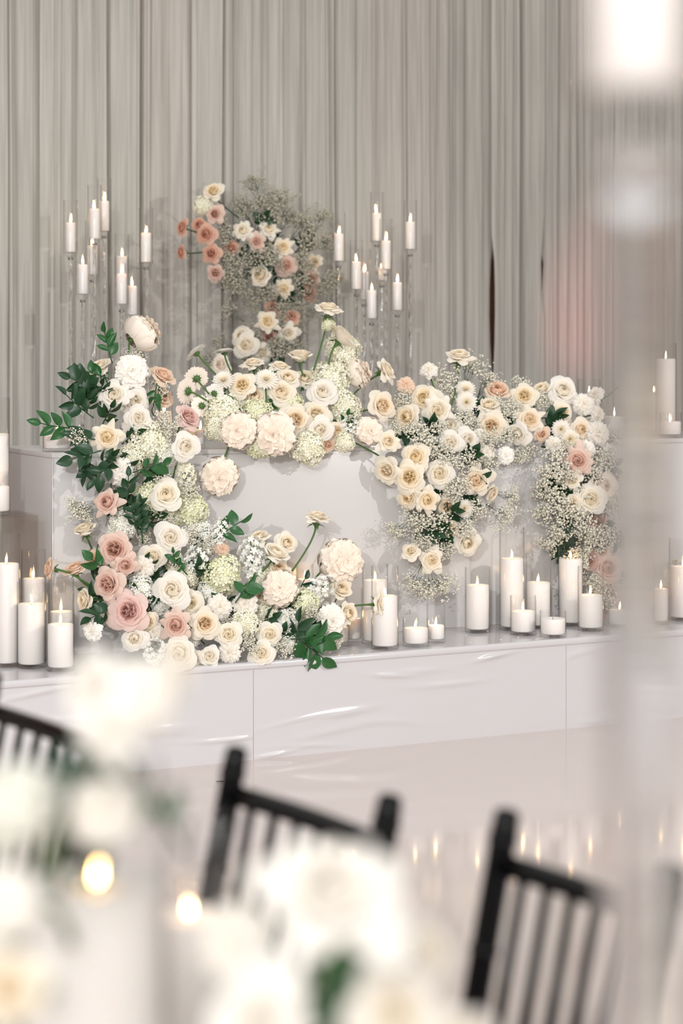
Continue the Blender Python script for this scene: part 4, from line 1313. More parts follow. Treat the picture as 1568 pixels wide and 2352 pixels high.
 ('garden', 485, 583, 44, .02, 'coral', (-.3, .0, .9), None, 'coral rose left of the baby\'s breath in the back bouquet'),
 ('garden', 495, 627, 44, .0, 'blush', (-.2, -.3, .9), None, 'blush rose lowest at the left of the back bouquet'),
 ('rose', 531, 571, 38, -.02, 'coral', (-.1, .1, 1), None, 'coral rose half covered by baby\'s breath'),
 ('star', 557, 529, 52, .03, 'ivory', (-.2, .3, 1), None, 'cream rose left of three across the back bouquet'),
 ('star', 617, 526, 52, .02, 'ivory', (.2, .4, .9), None, 'cream rose right of three across the back bouquet'),
 ('star', 589, 555, 48, .06, 'blush', (.0, .0, 1), None, 'blush rose between two cream roses of the back bouquet'),
 ('star', 649, 568, 54, .04, 'yellow', (.1, .2, 1), None, 'cream rose with a pointed left petal in the back bouquet'),
 ('rose', 656, 610, 48, .03, 'blush', (.1, -.1, 1), None, 'blush rose under the pointed cream rose of the back bouquet'),
 ('star', 721, 602, 46, .0, 'yellow', (.4, .1, .9), None, 'cream rose farthest right in the back bouquet'),
 ('rose', 715, 642, 40, .0, 'blush', (.3, -.1, .9), None, 'blush rose under the far right cream rose'),
 ('rose', 708, 672, 42, -.01, 'coral', (.2, -.3, .9), None, 'coral rose lowest at the right of the back bouquet'),
 ('bud', 597, 633, 50, .04, 'cream', (-.3, .3, .9), None, 'cream rose in the lower middle of the back bouquet'),
 ('star', 651, 663, 50, .04, 'yellow', (.1, -.1, 1), None, 'yellow-hearted rose at the bottom of the upper back bouquet'),
 ('star', 614, 739, 58, .05, 'yellow', (-.05, .1, 1), None, 'star-shaped cream rose in the lower tail of the back bouquet'),
 ('rose', 669, 728, 40, .0, 'coral', (.2, .3, .9), None, 'coral rose right of the star-shaped one in the tail'),
 ('star', 662, 765, 52, .04, 'ivory', (.2, .0, 1), None, 'cream rose right in the lower tail of the back bouquet'),
 ('rose', 627, 708, 38, -.02, 'coral', (.2, .3, .9), None, 'coral rose behind the star-shaped one in the tail'),
 ('rose', 618, 775, 36, -.01, 'mauve', (.0, -.1, 1), None, 'mauve rose under the star-shaped one in the tail'),
 ('rose', 565, 793, 56, .04, 'ivory', (-.2, .1, 1), None, 'round ivory rose at the left of the tail'),
 ('rose', 554, 771, 46, .0, 'ivory', (-.3, .3, .9), None, 'ivory rose behind the round ivory rose in the tail'),
 ('rose', 602, 811, 42, .02, 'ivory', (.2, -.1, 1), None, 'ivory rose right under the round ivory rose in the tail'),
 ('rose', 506, 838, 48, .0, 'peony_blush', (-.3, .2, .9), None, 'pale blush rose lowest at the left of the tail'),
 ]}

FLOWER_AT = [(r[1], r[2], r[8], arr) for arr, rows in FLW.items() for r in rows]
USED = set()
def beside(prefix, px, py, keys, fallback):
    """A label naming the nearest bloom that is not named by a like label yet."""
    for (fx, fy, fl_, _) in sorted((f for f in FLOWER_AT if f[3] in keys), key=lambda f: (f[0] - px) ** 2 + (f[1] - py) ** 2)[:9]:
        dx, dy = px - fx, py - fy
        rel = 'behind the' if abs(dx) + abs(dy) < 24 else ('right of the' if dx > 0 else 'left of the') if abs(dx) > abs(dy) else ('below the' if dy > 0 else 'above the')
        lb = prefix + ' ' + rel + ' ' + fl_
        if len(lb.split()) <= 16 and lb not in USED:
            USED.add(lb)
            return lb
    return fallback
for arr, rows in FLW.items():
    for (kind, px, py, w_, dd, colr, n, stem_to, label) in rows:
        d = interp(py, AUTO[arr]) + dd
        if arr == 'R' and px > 1490: d = .12 + dd
        if 1042 < py and arr != 'B': d = max(d, .075)
        p = P(px, py, d)
        rad = w_ / 2 * p.y / F * (1.13 if kind not in ('hyd', 'stock') else 1.05)
        if kind == 'stock': rad *= 1.0
        nn = Vector((n[0] + _k.uniform(-.08, .08), -n[2], n[1] + _k.uniform(-.08, .08)))
        stp = P(*stem_to) if stem_to else None
        flower(kind, p, rad, nn, colr, label, GROUP[arr], stp, 0.1 if stem_to else 0, 'stem_dark' if arr == 'B' else 'stem')

# ------------------------------------------------------------------ baby's breath
GYPS = {
 'L': ('fine white baby\'s breath spray tucked into the left cascade', 'baby\'s breath in the left cascade',
       [(379, 975, 44, .03), (312, 818, 34, -.04), (181, 1005, 38, .02), (372, 900, 34, -.05), (190, 1165, 44, .0, (-1, -.35, .3)), (210, 1175, 36, .0, (-.9, -.2, .4)), (435, 1130, 36, .02), (372, 1100, 34, .02),
        (440, 1225, 36, .05), (385, 1195, 30, .0), (722, 1408, 34, .05), (582, 1485, 34, .03), (652, 1492, 34, .02), (763, 1480, 32, .0), (470, 1260, 30, .0), (560, 1470, 28, .0), (330, 1240, 28, -.02), (520, 1420, 26, -.02), (610, 1500, 26, .0)]),
 'R': ('dense baby\'s breath spray filling the right cascade', 'baby\'s breath in the right cascade',
       [(1025, 880, 46, -.06), (1080, 850, 46, -.05, (.3, 1, .2), 3), (1115, 880, 44, -.06, (.5, .9, .2), 3), (1040, 905, 40, -.05), (955, 1000, 50, .0), (985, 1020, 48, .02), (1010, 1045, 44, .02), (1060, 965, 44, .0), (1150, 950, 42, .0), (1170, 940, 40, .0),
        (1195, 885, 36, -.06), (1235, 925, 40, -.04), (1165, 1000, 36, .02), (930, 920, 40, -.05), (1045, 1065, 46, .03), (1075, 1050, 40, .03), (1050, 1120, 46, .03), (1035, 1130, 40, .03), (1120, 1070, 40, .0), (1085, 1160, 44, .02, (.4, -.6, .7)),
        (1000, 1190, 50, .02, (0, -.7, .7)), (960, 1180, 48, .01, (-.4, -.7, .6)), (1060, 1200, 48, .02, (.3, -.7, .7)), (1020, 1245, 42, .02, (0, -1, .4)), (975, 1230, 42, .02, (-.2, -1, .4)), (985, 1340, 52, .02, (.1, -1, .15), 3), (955, 1330, 46, .01, (-.4, -1, .15), 3), (1010, 1335, 46, .01, (.6, -1, .15), 3),
        (1150, 1180, 46, .0, (.8, -.5, .3), 3), (1165, 1140, 40, .0, (.8, -.2, .4), 3), (1190, 1040, 40, .0, (.3, -.8, .4), 3), (920, 1210, 36, .0, (-.7, -.6, .4)), (1210, 1020, 34, .0, (0, -.8, .5)), (1120, 1010, 36, .02), (1095, 975, 32, .0), (905, 985, 30, .0), (1010, 990, 34, .02)]),
 'K': ('thick baby\'s breath spray in the right floral column', 'baby\'s breath in the right column',
       [(1275, 1060, 48, .03), (1265, 1100, 50, .03, (-.6, -.1, .8)), (1280, 1140, 50, .03, (-.4, -.2, .9)), (1262, 1170, 46, .0, (-.9, -.3, .5)), (1300, 1180, 50, .03), (1290, 1210, 44, .02, (-.4, -.7, .6)), (1330, 1200, 48, .02), (1270, 1235, 40, .0, (-.6, -.8, .4)), (1385, 1050, 46, .02, (.4, .2, .9)),
        (1360, 1080, 46, .02), (1400, 1010, 42, -.02, (.6, .6, .5)), (1410, 1160, 46, .0, (.6, -.1, .8)), (1380, 1240, 48, .02), (1345, 1230, 44, .02), (1330, 1260, 42, .0, (0, -.6, .8)), (1400, 1220, 44, .0), (1255, 1125, 40, -.02, (-1, 0, .3)), (1330, 1135, 40, .0), (1310, 1030, 38, .0), (1420, 1090, 42, -.02, (.7, 0, .6)),
        (1365, 1340, 44, .0), (1385, 1380, 44, .0), (1360, 1400, 40, .0), (1330, 1290, 40, .0), (1410, 1340, 40, -.02), (1300, 1090, 38, .03), (1285, 1020, 34, .0)]),
 'E': ('baby\'s breath spray at the right frame edge on the stage', 'baby\'s breath at the right edge',
       [(1560, 1395, 36, .1), (1548, 1410, 34, .1), (1565, 1360, 32, .1), (1553, 1300, 26, .1, (0, 1, .2), 3), (1570, 1420, 34, .1)]),
 'B': ('greyish baby\'s breath spray in the raised back bouquet', 'baby\'s breath in the back bouquet',
       [(600, 480, 54, .0, (-.1, 1, .2), 3), (585, 430, 46, .0, (-.3, 1, .1), 3), (640, 475, 52, .0, (.3, 1, .2)), (575, 500, 40, -.04, (-.2, .8, .4)), (620, 500, 46, -.03), (560, 480, 40, -.03, (-.4, 1, .2)), (655, 510, 44, -.03, (.5, .9, .3)), (690, 520, 48, -.02, (.5, .7, .4)), (735, 505, 42, -.02, (.5, 1, .1), 3), (700, 560, 48, .0, (.5, .4, .7)), (740, 560, 44, -.02, (.9, .4, .3)),
        (600, 595, 54, .0), (570, 590, 46, .0), (630, 600, 48, .0), (540, 600, 44, .02, (-.5, 0, .8)), (540, 640, 46, .02, (-.5, -.4, .8)), (560, 650, 42, .0, (-.2, -.6, .7)), (690, 600, 46, .0, (.3, 0, .9)), (690, 640, 46, .0, (.3, -.2, .9)), (745, 650, 42, .0, (.9, 0, .3)), (760, 640, 36, -.02, (1, .1, .2)), (620, 660, 44, .0, (0, -.6, .8)), (680, 690, 40, .0, (.2, -.8, .5)), (640, 690, 40, .0, (0, -1, .4)),
        (525, 545, 42, .0, (-.6, .2, .7)), (530, 720, 40, .0, (-.8, .5, .2), 3), (590, 690, 34, .0, (-.4, -.5, .6)), (640, 740, 40, -.02), (650, 790, 48, .0), (625, 810, 48, .0), (680, 800, 40, .0), (590, 770, 40, -.02, (-.5, .2, .7)), (510, 790, 36, -.02, (-.9, .4, .2), 3), (480, 830, 36, -.02, (-.7, .5, .2), 3), (580, 830, 44, -.02), (680, 745, 36, -.03, (.5, 0, .8)), (720, 660, 40, -.02, (.5, -.5, .6)), (715, 710, 30, -.03, (.4, -.9, .2)), (600, 560, 44, -.04), (660, 640, 40, -.03)]),
}
for key, (label, grp, rows) in GYPS.items():
    for row in rows:
        px, py, w_, dd = row[:4]
        n = row[4] if len(row) > 4 else (_k.uniform(-.4, .4), _k.uniform(-.1, .5), 1)
        var = row[5] if len(row) > 5 else None
        if key == 'E': d = .1
        elif key == 'K': d = interp(py, AUTO['R']) + dd
        else: d = interp(py, AUTO[key]) + dd - .01
        if py > 1042 and key not in 'BE': d = max(d, .06)
        p = P(px, py, d)
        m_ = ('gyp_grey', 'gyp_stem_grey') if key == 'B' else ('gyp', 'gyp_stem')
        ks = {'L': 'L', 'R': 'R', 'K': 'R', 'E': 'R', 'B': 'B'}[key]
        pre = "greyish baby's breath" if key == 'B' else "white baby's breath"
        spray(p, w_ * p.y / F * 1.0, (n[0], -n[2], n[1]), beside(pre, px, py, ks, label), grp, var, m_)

# ------------------------------------------------------------------ leafy sprigs
SPR = [  # base px, py, d / tip px, py, d / leaves, leaf px, label, material
 ((258, 835, -.04), (240, 762, -.05), 6, 36, 'bright five-leaf sprig standing up left of the top peony', 'leaf'),
 ((188, 985, .08), (92, 972, .05), 6, 42, 'leafy sprig reaching farthest left over the low table candle', 'leaf'),
 ((215, 960, .06), (150, 905, .04), 6, 46, 'dark sprig between the reaching sprig and the white roses', 'leaf_dark'),
 ((220, 895, .03), (160, 868, .03), 6, 42, 'dark sprig left of the large open white rose', 'leaf_dark'),
 ((250, 870, .02), (185, 850, .0), 5, 38, 'sprig under the cream side-view rose', 'leaf'),
 ((232, 1035, .13), (165, 1055, .14), 6, 42, 'dark sprig drooping left under the yellow-hearted rose', 'leaf_dark'),
 ((225, 1010, .1), (170, 1000, .1), 5, 40, 'dark sprig left of the yellow-hearted rose', 'leaf_dark'),
 ((268, 1050, .16), (215, 1105, .17), 5, 40, 'sprig with broad dark leaf left of the ruffled white peony', 'leaf_dark'),
 ((305, 1085, .2), (375, 1062, .2), 6, 38, 'green sprig under the large cream hydrangea', 'leaf'),
 ((285, 1175, .22), (295, 1092, .22), 6, 32, 'sprig right of the ruffled white peony', 'leaf_dark'),
 ((328, 1250, .24), (320, 1150, .25), 12, 27, 'dense upright sprig of small dark leaves in the column', 'leaf_dark'),
 ((318, 1230, .25), (302, 1155, .25), 8, 26, 'small-leaved dark sprig beside the pointed blush rose', 'leaf_dark'),
 ((240, 1305, .32), (212, 1285, .32), 4, 36, 'leaf pair left of the largest blush rose', 'leaf'),
 ((265, 1395, .36), (208, 1420, .37), 6, 42, 'dark leaves left of the large pale pink rose', 'leaf_dark'),
 ((490, 1238, .2), (552, 1198, .22), 5, 40, 'pointed leaf sprig reaching right before the bare table front', 'leaf'),
 ((540, 1385, .38), (572, 1340, .38), 4, 44, 'pair of broad green leaves right of the lime-cream hydrangea', 'leaf'),
 ((668, 1468, .44), (752, 1462, .46), 6, 56, 'cluster of big glossy leaves at the right of the stage edge', 'leaf'),
 ((670, 1455, .43), (742, 1512, .47), 6, 52, 'big glossy leaves drooping over the stage edge', 'leaf'),
 ((680, 1480, .43), (686, 1428, .44), 4, 48, 'dark upright leaves above the glossy cluster', 'leaf_dark'),
 ((690, 1352, .3), (700, 1330, .3), 2, 34, 'small dark leaf beside the round blush peony', 'leaf_dark'),
 ((400, 1300, .32), (398, 1270, .34), 4, 24, 'tiny leaf sprig below the oval white rose', 'leaf'),
 ((360, 880, .0), (352, 935, .0), 5, 30, 'narrow leaves hanging under the upward peach rose', 'leaf'),
 ((430, 1320, .33), (402, 1290, .34), 4, 24, 'thin leaf sprig across the white stock', 'leaf'),
]
for (a, b, n, s, label, m_) in SPR:
    pa, pb = P(*a), P(*b)
    sprig(pa, pb, n, s * pa.y / F, label, 'leaf sprigs of the left cascade', m_)
FILL = [(230, 930, -.02), (200, 950, .0), (235, 975, 0), (190, 925, .0), (210, 1045, .05), (250, 1060, .06), (280, 1020, .0), (300, 1000, -.03), (225, 1075, .08), (255, 1110, .1), (300, 1120, .1), (330, 1090, .08), (360, 1060, .05),
        (300, 1180, .14), (340, 1210, .14), (320, 1330, .22), (280, 1370, .26), (360, 1420, .3), (430, 1420, .3), (470, 1480, .35), (500, 1350, .24), (540, 1410, .3), (590, 1440, .32), (640, 1400, .28), (700, 1430, .3), (380, 1460, .34),
        (440, 1340, .24), (380, 1320, .22), (260, 1300, .2), (420, 1200, .12), (370, 1260, .18), (560, 1360, .24), (480, 1300, .2), (330, 1400, .28), (560, 1490, .36), (640, 1490, .36), (720, 1480, .34), (450, 1500, .36), (300, 1440, .3), (240, 1390, .28), (285, 1320, .22), (225, 1250, .16)]
for (px, py, d) in FILL:
    a = _k.uniform(0, 6.3) if py < 1400 else _k.uniform(.5, 2.6)
    pa = P(px, py, d)
    s = 34 * pa.y / F
    sprig(pa, pa + Vector((math.cos(a) * .075, -.05, math.sin(a) * .075)), 6, s, beside('dark leaves', px, py, 'L', 'dark foliage filling the gaps between the left cascade blooms'), 'filler foliage of the left cascade', 'leaf_dark')
FILL2 = [(960, 985, .0), (1000, 1010, .02), (1045, 1050, .04), (1060, 1100, .06), (1000, 1180, .06), (960, 1200, .06), (1290, 1100, .06), (1300, 1150, .06), (1330, 1190, .06), (1370, 1080, .05), (1345, 1220, .06), (1180, 940, -.05), (1240, 960, -.02), (1070, 980, -.02), (1050, 1210, .06), (1130, 960, -.05), (1265, 1010, .0), (1310, 1240, .06), (1395, 1180, .05), (1390, 1350, .06), (1030, 1120, .06), (1340, 1120, .05)]
FILL2 += [(x + 14, y + 22, d) for (x, y, d) in FILL2[:1] + FILL2[2:11] + FILL2[14:]]
for (px, py, d) in FILL2:
    a = _k.uniform(0, 6.3)
    pa = P(px, py, max(d, .05) if py > 1040 else d - .04)
    sprig(pa, pa + Vector((math.cos(a) * .08, -.07, math.sin(a) * .08)), 10, 32 * pa.y / F, beside('dark leaves', px, py, 'R', 'dark foliage behind the baby\'s breath of the right cascade'), 'filler foliage of the right cascade', 'leaf_dark')
FILL3 = [(600, 575), (570, 600), (640, 600), (610, 620), (660, 640), (700, 620), (620, 560), (590, 530), (650, 540), (540, 560), (690, 580), (650, 700), (630, 780), (650, 770), (600, 790), (560, 620)]
for (px, py) in FILL3:
    a = _k.uniform(0, 6.3)
    pa = P(px, py, -1.93)
    sprig(pa, pa + Vector((math.cos(a) * .08, -.05, math.sin(a) * .08)), 6, 30 * pa.y / F, beside('dark leaves', px, py, 'B', 'dark foliage inside the raised back bouquet'), 'filler foliage of the back bouquet', 'leaf_dark')
FILL4 = [(545, 920), (600, 930), (640, 930), (690, 930), (720, 920), (520, 910), (570, 960), (700, 990), (660, 1000), (780, 960), (800, 990), (620, 890), (705, 850)]
for (px, py) in FILL4:
    a = _k.uniform(0, 6.3)
    pa = P(px, py, interp(py, AUTO['C']) - .05)
    sprig(pa, pa + Vector((math.cos(a) * .06, -.03, math.sin(a) * .06)), 5, 24 * pa.y / F, beside('small green leaves', px, py, 'C', 'greenery showing between the middle bouquet blooms'), 'filler foliage of the middle bouquet', 'leaf')

# clear stand that carries the back bouquet
q = P(612, 800, -1.95)
sd = empty('flower_stand', (q.x, q.y, ZSTAGE))
tag(sd, 'clear glass-rod stand carrying the raised back bouquet', 'stand')
b = MB(); b.lathe([(.0005, 0), (.235, 0), (.24, .004), (.235, .010), (.0005, .010)], 36); b.build('base', 'rod_glass', sd, True, 40)
for px, ty in ((523, 620), (564, 640), (625, 600), (668, 640)):
    v = P(px, ty, -1.95)
    b = MB(); b.tube([(v.x - q.x, v.y - q.y, .0104), (v.x - q.x, v.y - q.y, v.z - ZSTAGE)], .007, 10); b.build('rod', 'tube_glass', sd)

# ------------------------------------------------------------------ black chairs
def make_chair(pl, pr, label):
    """A black spindle-back chair; pl and pr are the ground points of its two back posts, pl farther away."""
    pl, pr = Vector((*pl, 0)), Vector((*pr, 0))
    x = (pr - pl).normalized()
    W = (pr - pl).length
    fwd = Vector((x.y, -x.x, 0))
    c = (pl + pr) / 2
    rz = math.atan2(x.y, x.x)
    e = empty('spindle_chair', (c.x, c.y, 0), rz)       # local x along the back, local -y towards the table
    tag(e, label, 'chair', 'black spindle-back chairs at the dining table')
    h = W / 2
    lean = lambda z: 0.0 if z < .45 else -(.10 * (.92 - z) / .47)      # local y: the back leans away from the table upwards
    for s in (-1, 1):
        b = MB()
        zs = [0, .1, .2, .3, .4, .45, .55, .65, .72, .80, .86, .90, .918, .922]
        rs = [.012, .013, .014, .015, .016, .0165, .0165, .0165, .0165, .0165, .0165, .0165, .0145, .006]
        pts, rad = [], []
        for z, r in zip(zs, rs):
            pts.append((s * h, lean(z) if z >= .45 else -.10 + .05 * (.45 - z) / .45, z)); rad.append(r)
        b.tube(pts, rad, 12)
        post = b.build('back_post', 'black_lacquer', e)
        for zz in (.60, .76, .885):
            rg = MB(); rg.tube([(s * h, lean(zz - .004), zz - .006), (s * h, lean(zz), zz), (s * h, lean(zz + .004), zz + .006)], [.0168, .0188, .0168], 12)
            rg.build('ring', 'black_lacquer', post)
        b = MB(); b.tube([(s * (h + .02), -.44, 0), (s * (h + .02), -.435, .2), (s * (h + .015), -.43, .435)], [.012, .015, .016], 10)
        b.build('front_leg', 'black_lacquer', e)
    def rail(z, r, bow=.012):
        b = MB(); b.tube([(h * t, lean(z) + bow * (1 - t * t), z) for t in (-.97, -.6, -.2, .2, .6, .97)], r, 10)
        return b.build('rail', 'black_lacquer', e)
    rail(.858, .0145); rail(.56, .011); rail(.52, .009)
    for k in range(6):
        t = -1 + 2 * (k + 1) / 7
        b = MB(); b.tube([(h * t, lean(.562) + .01 * (1 - t * t), .562), (h * t, lean(.7) + .012 * (1 - t * t), .7), (h * t, lean(.85) + .012 * (1 - t * t), .85)], [.0062, .0075, .0062], 8)
        b.build('spindle', 'black_lacquer', e)
    bevel_box('seat', (-h - .01, -.46, .435), (h + .01, -.085, .455), .008, 'black_lacquer', e)
    bevel_box('cushion', (-h + .005, -.445, .4555), (h - .005, -.115, .495), .016, 'cushion', e, 3)
    for y_, z_ in ((-.436, .22), (-.436, .14)):
        b = MB(); b.tube([(-h - .018, y_, z_), (h + .018, y_, z_)], .008, 8); b.build('stretcher', 'black_lacquer', e)
    for s in (-1, 1):
        b = MB(); b.tube([(s * (h + .018), -.432, .18), (s * h, -.07, .18)], .008, 8); b.build('stretcher', 'black_lacquer', e)
    return e

def post_at(px, py):
    """Ground point below a post top seen at this pixel; post tops stand 0.92 m high."""
    v = plane_at(px, py, .92)
    return (v.x, v.y)
make_chair(post_at(545, 1716), post_at(897, 1826), 'black spindle-back chair in the middle behind the white blurred blooms')
make_chair(post_at(1166, 1860), post_at(1545, 1985), 'black spindle-back chair at right, partly behind the glass stem')
make_chair(post_at(-14, 1545), post_at(250, 1632), 'black spindle-back chair at the left frame edge')

# ------------------------------------------------------------------ dining table in the foreground
tdir = Vector((.70, -.714, 0)).normalized()
tn = Vector((-tdir.y, tdir.x, 0)) * -1            # towards the camera side
if tn.y > 0: tn = -tn
tc0 = Vector((-.142, 2.78, 0)) + tn * .84
rz = math.atan2(tdir.y, tdir.x)
dt = empty('dining_table', (tc0.x, tc0.y, 0), rz)
tag(dt, 'long dining table under a pale cloth in the blurred foreground', 'table')
bevel_box('table_top', (-1.5, -.5, .715), (1.45, .5, .745), .006, 'linen', dt)
for x_ in (-1.4, 1.35):
    for y_ in (-.42, .42):
        b = MB(); b.tube([(x_, y_, 0), (x_, y_, .7148)], .022, 10); b.build('leg', 'black_lacquer', dt)
b = MB()
zt = .7468
nx, drop = 48, .2
ring = []
def rim(t):
    per = 4 * 48
    k = t % per
    s, f = divmod(k, 48)
    f = f / 48
    X0, X1, Y0, Y1 = -1.515, 1.465, -.515, .515
    return [(X0 + (X1 - X0) * f, Y0), (X1, Y0 + (Y1 - Y0) * f), (X1 - (X1 - X0) * f, Y1), (X0, Y1 - (Y1 - Y0) * f)][int(s)]
top, low = [], []
for t in range(4 * 48):
    x_, y_ = rim(t)
    top.append((x_, y_, zt))
    wv = 1 + .012 * math.sin(t * .9)
    low.append((x_ * wv, y_ * (1 + .03 * math.sin(t * .9)), zt - drop))
n_ = len(top)
b.add(top + low, [tuple(range(n_))] + [(k, n_ + k, n_ + (k + 1) % n_, (k + 1) % n_) for k in range(n_)])
cl = b.build('tablecloth', 'linen', None, True, 50)
cl.location = (tc0.x, tc0.y, 0); cl.rotation_euler = (0, 0, rz)
tag(cl, 'pale linen cloth draped over the foreground dining table', 'tablecloth')
ZD = zt + .0006

# tall glass holder with a thick stem close to the camera, right
def fg_holder(px, Y):
    c = at(px, 1000, Y); c.z = ZD
    Z = lambda py: CAMZ - (py - HY) * Y / F - c.z
    e = empty('candle_holder', c)
    tag(e, 'very blurred thick-stemmed glass candle holder rising at the right edge', 'candle holder')
    b = MB(); b.lathe([(.0005, 0), (.062, 0), (.065, .004), (.055, .012), (.024, .020), (.018, .026), (.0005, .026)], 36); b.build('base', 'rod_glass', e, True, 40)
    zs, zc = Z(330), Z(215)
    b = MB(); b.lathe([(.0005, .0264), (.0165, .0264), (.0165, zs - .041), (.0005, zs - .041)], 40); b.build('stem', 'rod_glass', e, True, 40)
    b = MB(); b.lathe([(.0005 + .0195 * math.sin(math.pi * k / 14), zs - .0206 - .0198 * math.cos(math.pi * k / 14)) for k in range(15)], 32); b.build('knob', 'rod_glass', e)
    b = MB(); b.lathe([(.0005, zs), (.014, zs), (.019, zs + .008), (.014, zs + .013), (.022, zs + .018), (.034, zc - .004), (.0345, zc - .001), (.03, zc - .0006), (.0005, zc - .0006)], 36); b.build('cup', 'tube_glass', e, True, 40)
    b = MB(); b.lathe([(.0345, zc), (.0345, zc + .199), (.0335, zc + .2), (.0323, zc + .199), (.0323, zc)], 40, 0, True); b.build('hurricane_tube', 'tube_glass', e, True, 50)
    candle(c + Vector((0, 0, zc + .0006)), .0262, .115, 'very blurred white candle in the holder at the upper right corner', None, True)
fg_holder(1462, 1.05)

def fg_candle(px, wpx, top, wax, Y, where, lit=True, flame=.5):
    c = at(px, 1000, Y); c.z = ZD
    r = wpx / 2 * Y / F
    ht = CAMZ - (top - HY) * Y / F - c.z
    hw = CAMZ - (wax - HY) * Y / F - c.z
    o, t, b_ = glass_cylinder(c, r, ht, 'clear glass cylinder vase ' + where, 'vases on the foreground table')
    candle(c + Vector((0, 0, b_ + .0006)), r - t - .0015, hw - b_ - .0006, 'blurred lit white candle ' + where, 'candles on the foreground table', lit, flame)
fg_candle(220, 335, 1860, 2022, 1.56, 'large at the lower left corner')
fg_candle(432, 180, 2000, 2098, 1.85, 'smaller, right of the large lower left one', True, .4)

# stemmed glass
c = at(500, 1000, 2.05); c.z = ZD
b = MB()
hg = CAMZ - (1880 - HY) * 2.05 / F - ZD
b.lathe([(.0005, 0), (.034, 0), (.035, .002), (.01, .005), (.004, .012), (.0035, .075), (.012, .092), (.030, .115), (.034, .15), (.0285, hg - .001), (.0277, hg), (.027, hg - .001), (.0325, .15), (.0285, .117), (.010, .096), (.0005, .094)], 36)
g = b.build('wine_glass', 'vase_glass', None, True, 50)
g.location = c
tag(g, 'blurred clear stemmed glass left of the middle chair', 'glass')

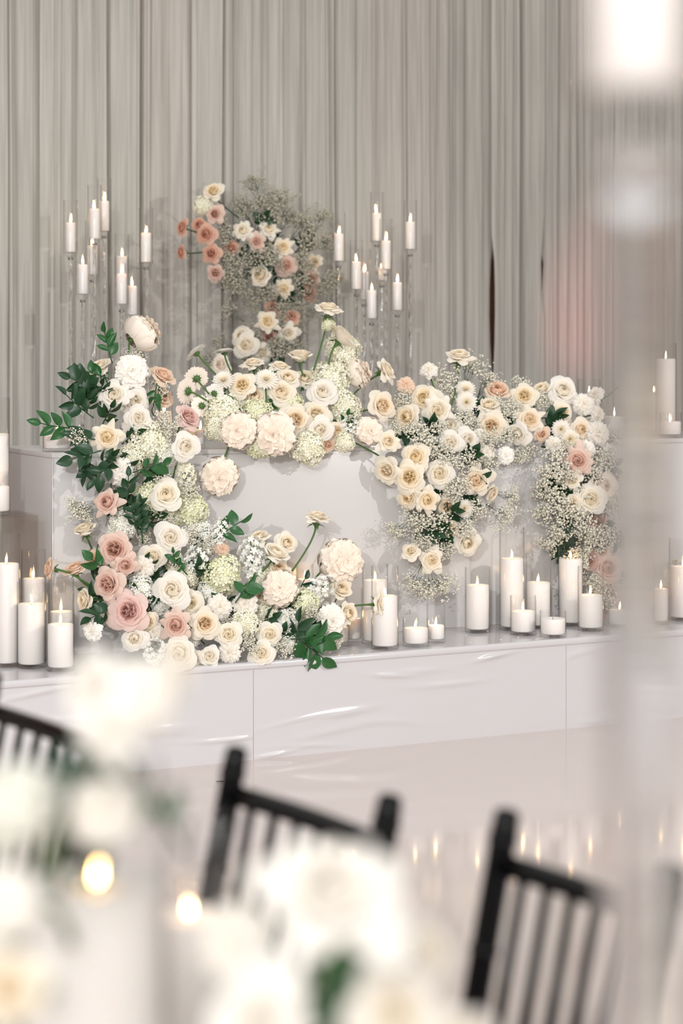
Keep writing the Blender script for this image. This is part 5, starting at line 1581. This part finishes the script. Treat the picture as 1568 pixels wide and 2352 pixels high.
# foreground blooms standing in a low footed bowl on the table
bc = at(640, 1000, 1.72); bc.z = ZD
b = MB(); b.lathe([(.0005, 0), (.05, 0), (.052, .006), (.022, .016), (.02, .035), (.06, .055), (.085, .09), (.09, .12), (.086, .12), (.08, .092), (.056, .061), (.0005, .05)], 36)
bw = b.build('flower_bowl', 'cushion', None, True, 40)
bw.location = bc
tag(bw, 'white footed bowl holding the foreground flowers', 'bowl')
rim_pt = bc + Vector((0, 0, .10))
bc2 = at(60, 1000, 1.80); bc2.z = ZD
bw2 = link('flower_bowl', bw.data)
bw2.location = bc2
tag(bw2, 'white footed bowl behind the large lower left candle', 'bowl')
bw['label'] = 'white footed bowl under the wide white foreground rose'
rim_pt2 = bc2 + Vector((0, 0, .10))
for kind, px, py, w_, Y, colr, n, label in [
        ('star', 215, 1575, 200, 1.36, 'peony_white', (-.4, .4, .8), 'blurred white bloom left in the cluster above the lower left candle'),
        ('peony', 320, 1600, 190, 1.34, 'peony_white', (.3, .3, .8), 'blurred white bloom right in the cluster above the lower left candle'),
        ('star', 255, 1672, 190, 1.33, 'peony_white', (-.1, .2, .9), 'blurred white bloom lowest in the cluster above the lower left candle'),
        ('rose', 395, 1545, 110, 1.38, 'white', (.4, .3, .7), 'small blurred white bloom right of the big one at left'),
        ('peony', 240, 1862, 190, 1.42, 'peony_white', (.0, .3, .9), 'blurred white bloom just above the lower left flame'),
        ('hyd', 30, 1850, 230, 1.36, 'hyd_white', (-.3, .3, .9), 'blurred greenish-white bloom at the left frame edge'),
        ('peony', 15, 2075, 190, 1.30, 'peony_white', (-.3, .2, .9), 'blurred cream bloom at the left frame edge, middle'),
        ('rose', 20, 2270, 200, 1.26, 'cream', (-.3, .2, .9), 'blurred cream bloom at the lower left frame corner'),
        ('star', 760, 2050, 400, 1.26, 'peony_white', (.1, .75, .6), 'blurred wide white rose at the bottom middle'),
        ('peony', 545, 2165, 190, 1.40, 'peony_white', (-.4, .5, .7), 'blurred white bloom left under the wide white rose'),
        ('rose', 600, 2345, 270, 1.22, 'peony_white', (-.1, .4, .9), 'blurred white bloom at the bottom frame edge, left of centre'),
        ('rose', 905, 2330, 240, 1.28, 'white', (.2, .3, .9), 'blurred pale bloom at the bottom frame edge, right of centre'),
        ('star', 985, 2180, 160, 1.36, 'white', (.6, .4, .7), 'blurred white bloom right under the wide white rose'),
        ('rose', 1060, 2400, 180, 1.3, 'white', (.4, .4, .8), 'blurred white bloom at the bottom frame edge, farthest right')]:
    p = at(px, py, Y)
    rad = w_ / 2 * Y / F
    to = (rim_pt if px > 450 else rim_pt2) + Vector((_k.uniform(-.06, .06), _k.uniform(-.04, .04), 0))
    flower(kind, p, rad, Vector((n[0], -n[2], n[1])), colr, label, 'foreground table flowers', to, .05)
for (a, bb, n, s, label, m_) in [
        ((300, 1900, 1.42), (120, 1790, 1.42), 6, 120, 'blurred dark leaf sprig below the big left bloom', 'leaf_dark'),
        ((430, 1960, 1.44), (300, 1745, 1.42), 4, 90, 'blurred brownish twig right of the big left bloom', 'leaf'),
        ((700, 2330, 1.3), (850, 2215, 1.34), 5, 110, 'blurred green sprig under the wide white rose', 'leaf'),
        ((800, 2420, 1.36), (740, 2230, 1.36), 5, 100, 'blurred leaves between the bottom blooms', 'leaf')]:
    pa, pb = at(*a), at(*bb)
    sprig(pa, pb, n, s * pa.y / F, label, 'foreground leaf sprigs', m_)

# ------------------------------------------------------------------ scattered bits
rg = random.Random(3)
for i, (px, py) in enumerate([(1070, 1462), (1120, 1452), (1150, 1472), (1235, 1462), (1303, 1450), (1080, 1478), (1190, 1466)]):
    p = plane_at(px, py, ZSTAGE)
    b = MB()
    vs, fs = floret(rg, .0055, 5, .5)
    b.add(vs, fs)
    b.lathe([(.0004, -.002), (.0022, -.001), (.0018, .002), (.0004, .003)], 6)
    o = b.build('fallen_blossom', 'gyp')
    o.location = p + Vector((0, 0, .0022))
    tag(o, 'tiny fallen baby\'s breath blossom on the stage among the right candles', 'blossom', 'fallen blossoms on the stage')
for i, (px, py, lb) in enumerate([(1246, 1675, 'small dry twig lying on the floor before the stage at right'), (505, 1796, 'tiny dark crumb on the floor left of the middle chair')]):
    p = plane_at(px, py, 0.0)
    b = MB(); b.tube([p + Vector((-.012, 0, .002)), p + Vector((0, 0, .003)), p + Vector((.014, .004, .002))], .0013, 5); b.tube([p + Vector((0, 0, .003)), p + Vector((.006, -.01, .006))], .001, 5)
    o = b.build('dry_twig', 'stem_dark')
    tag(o, lb, 'twig')
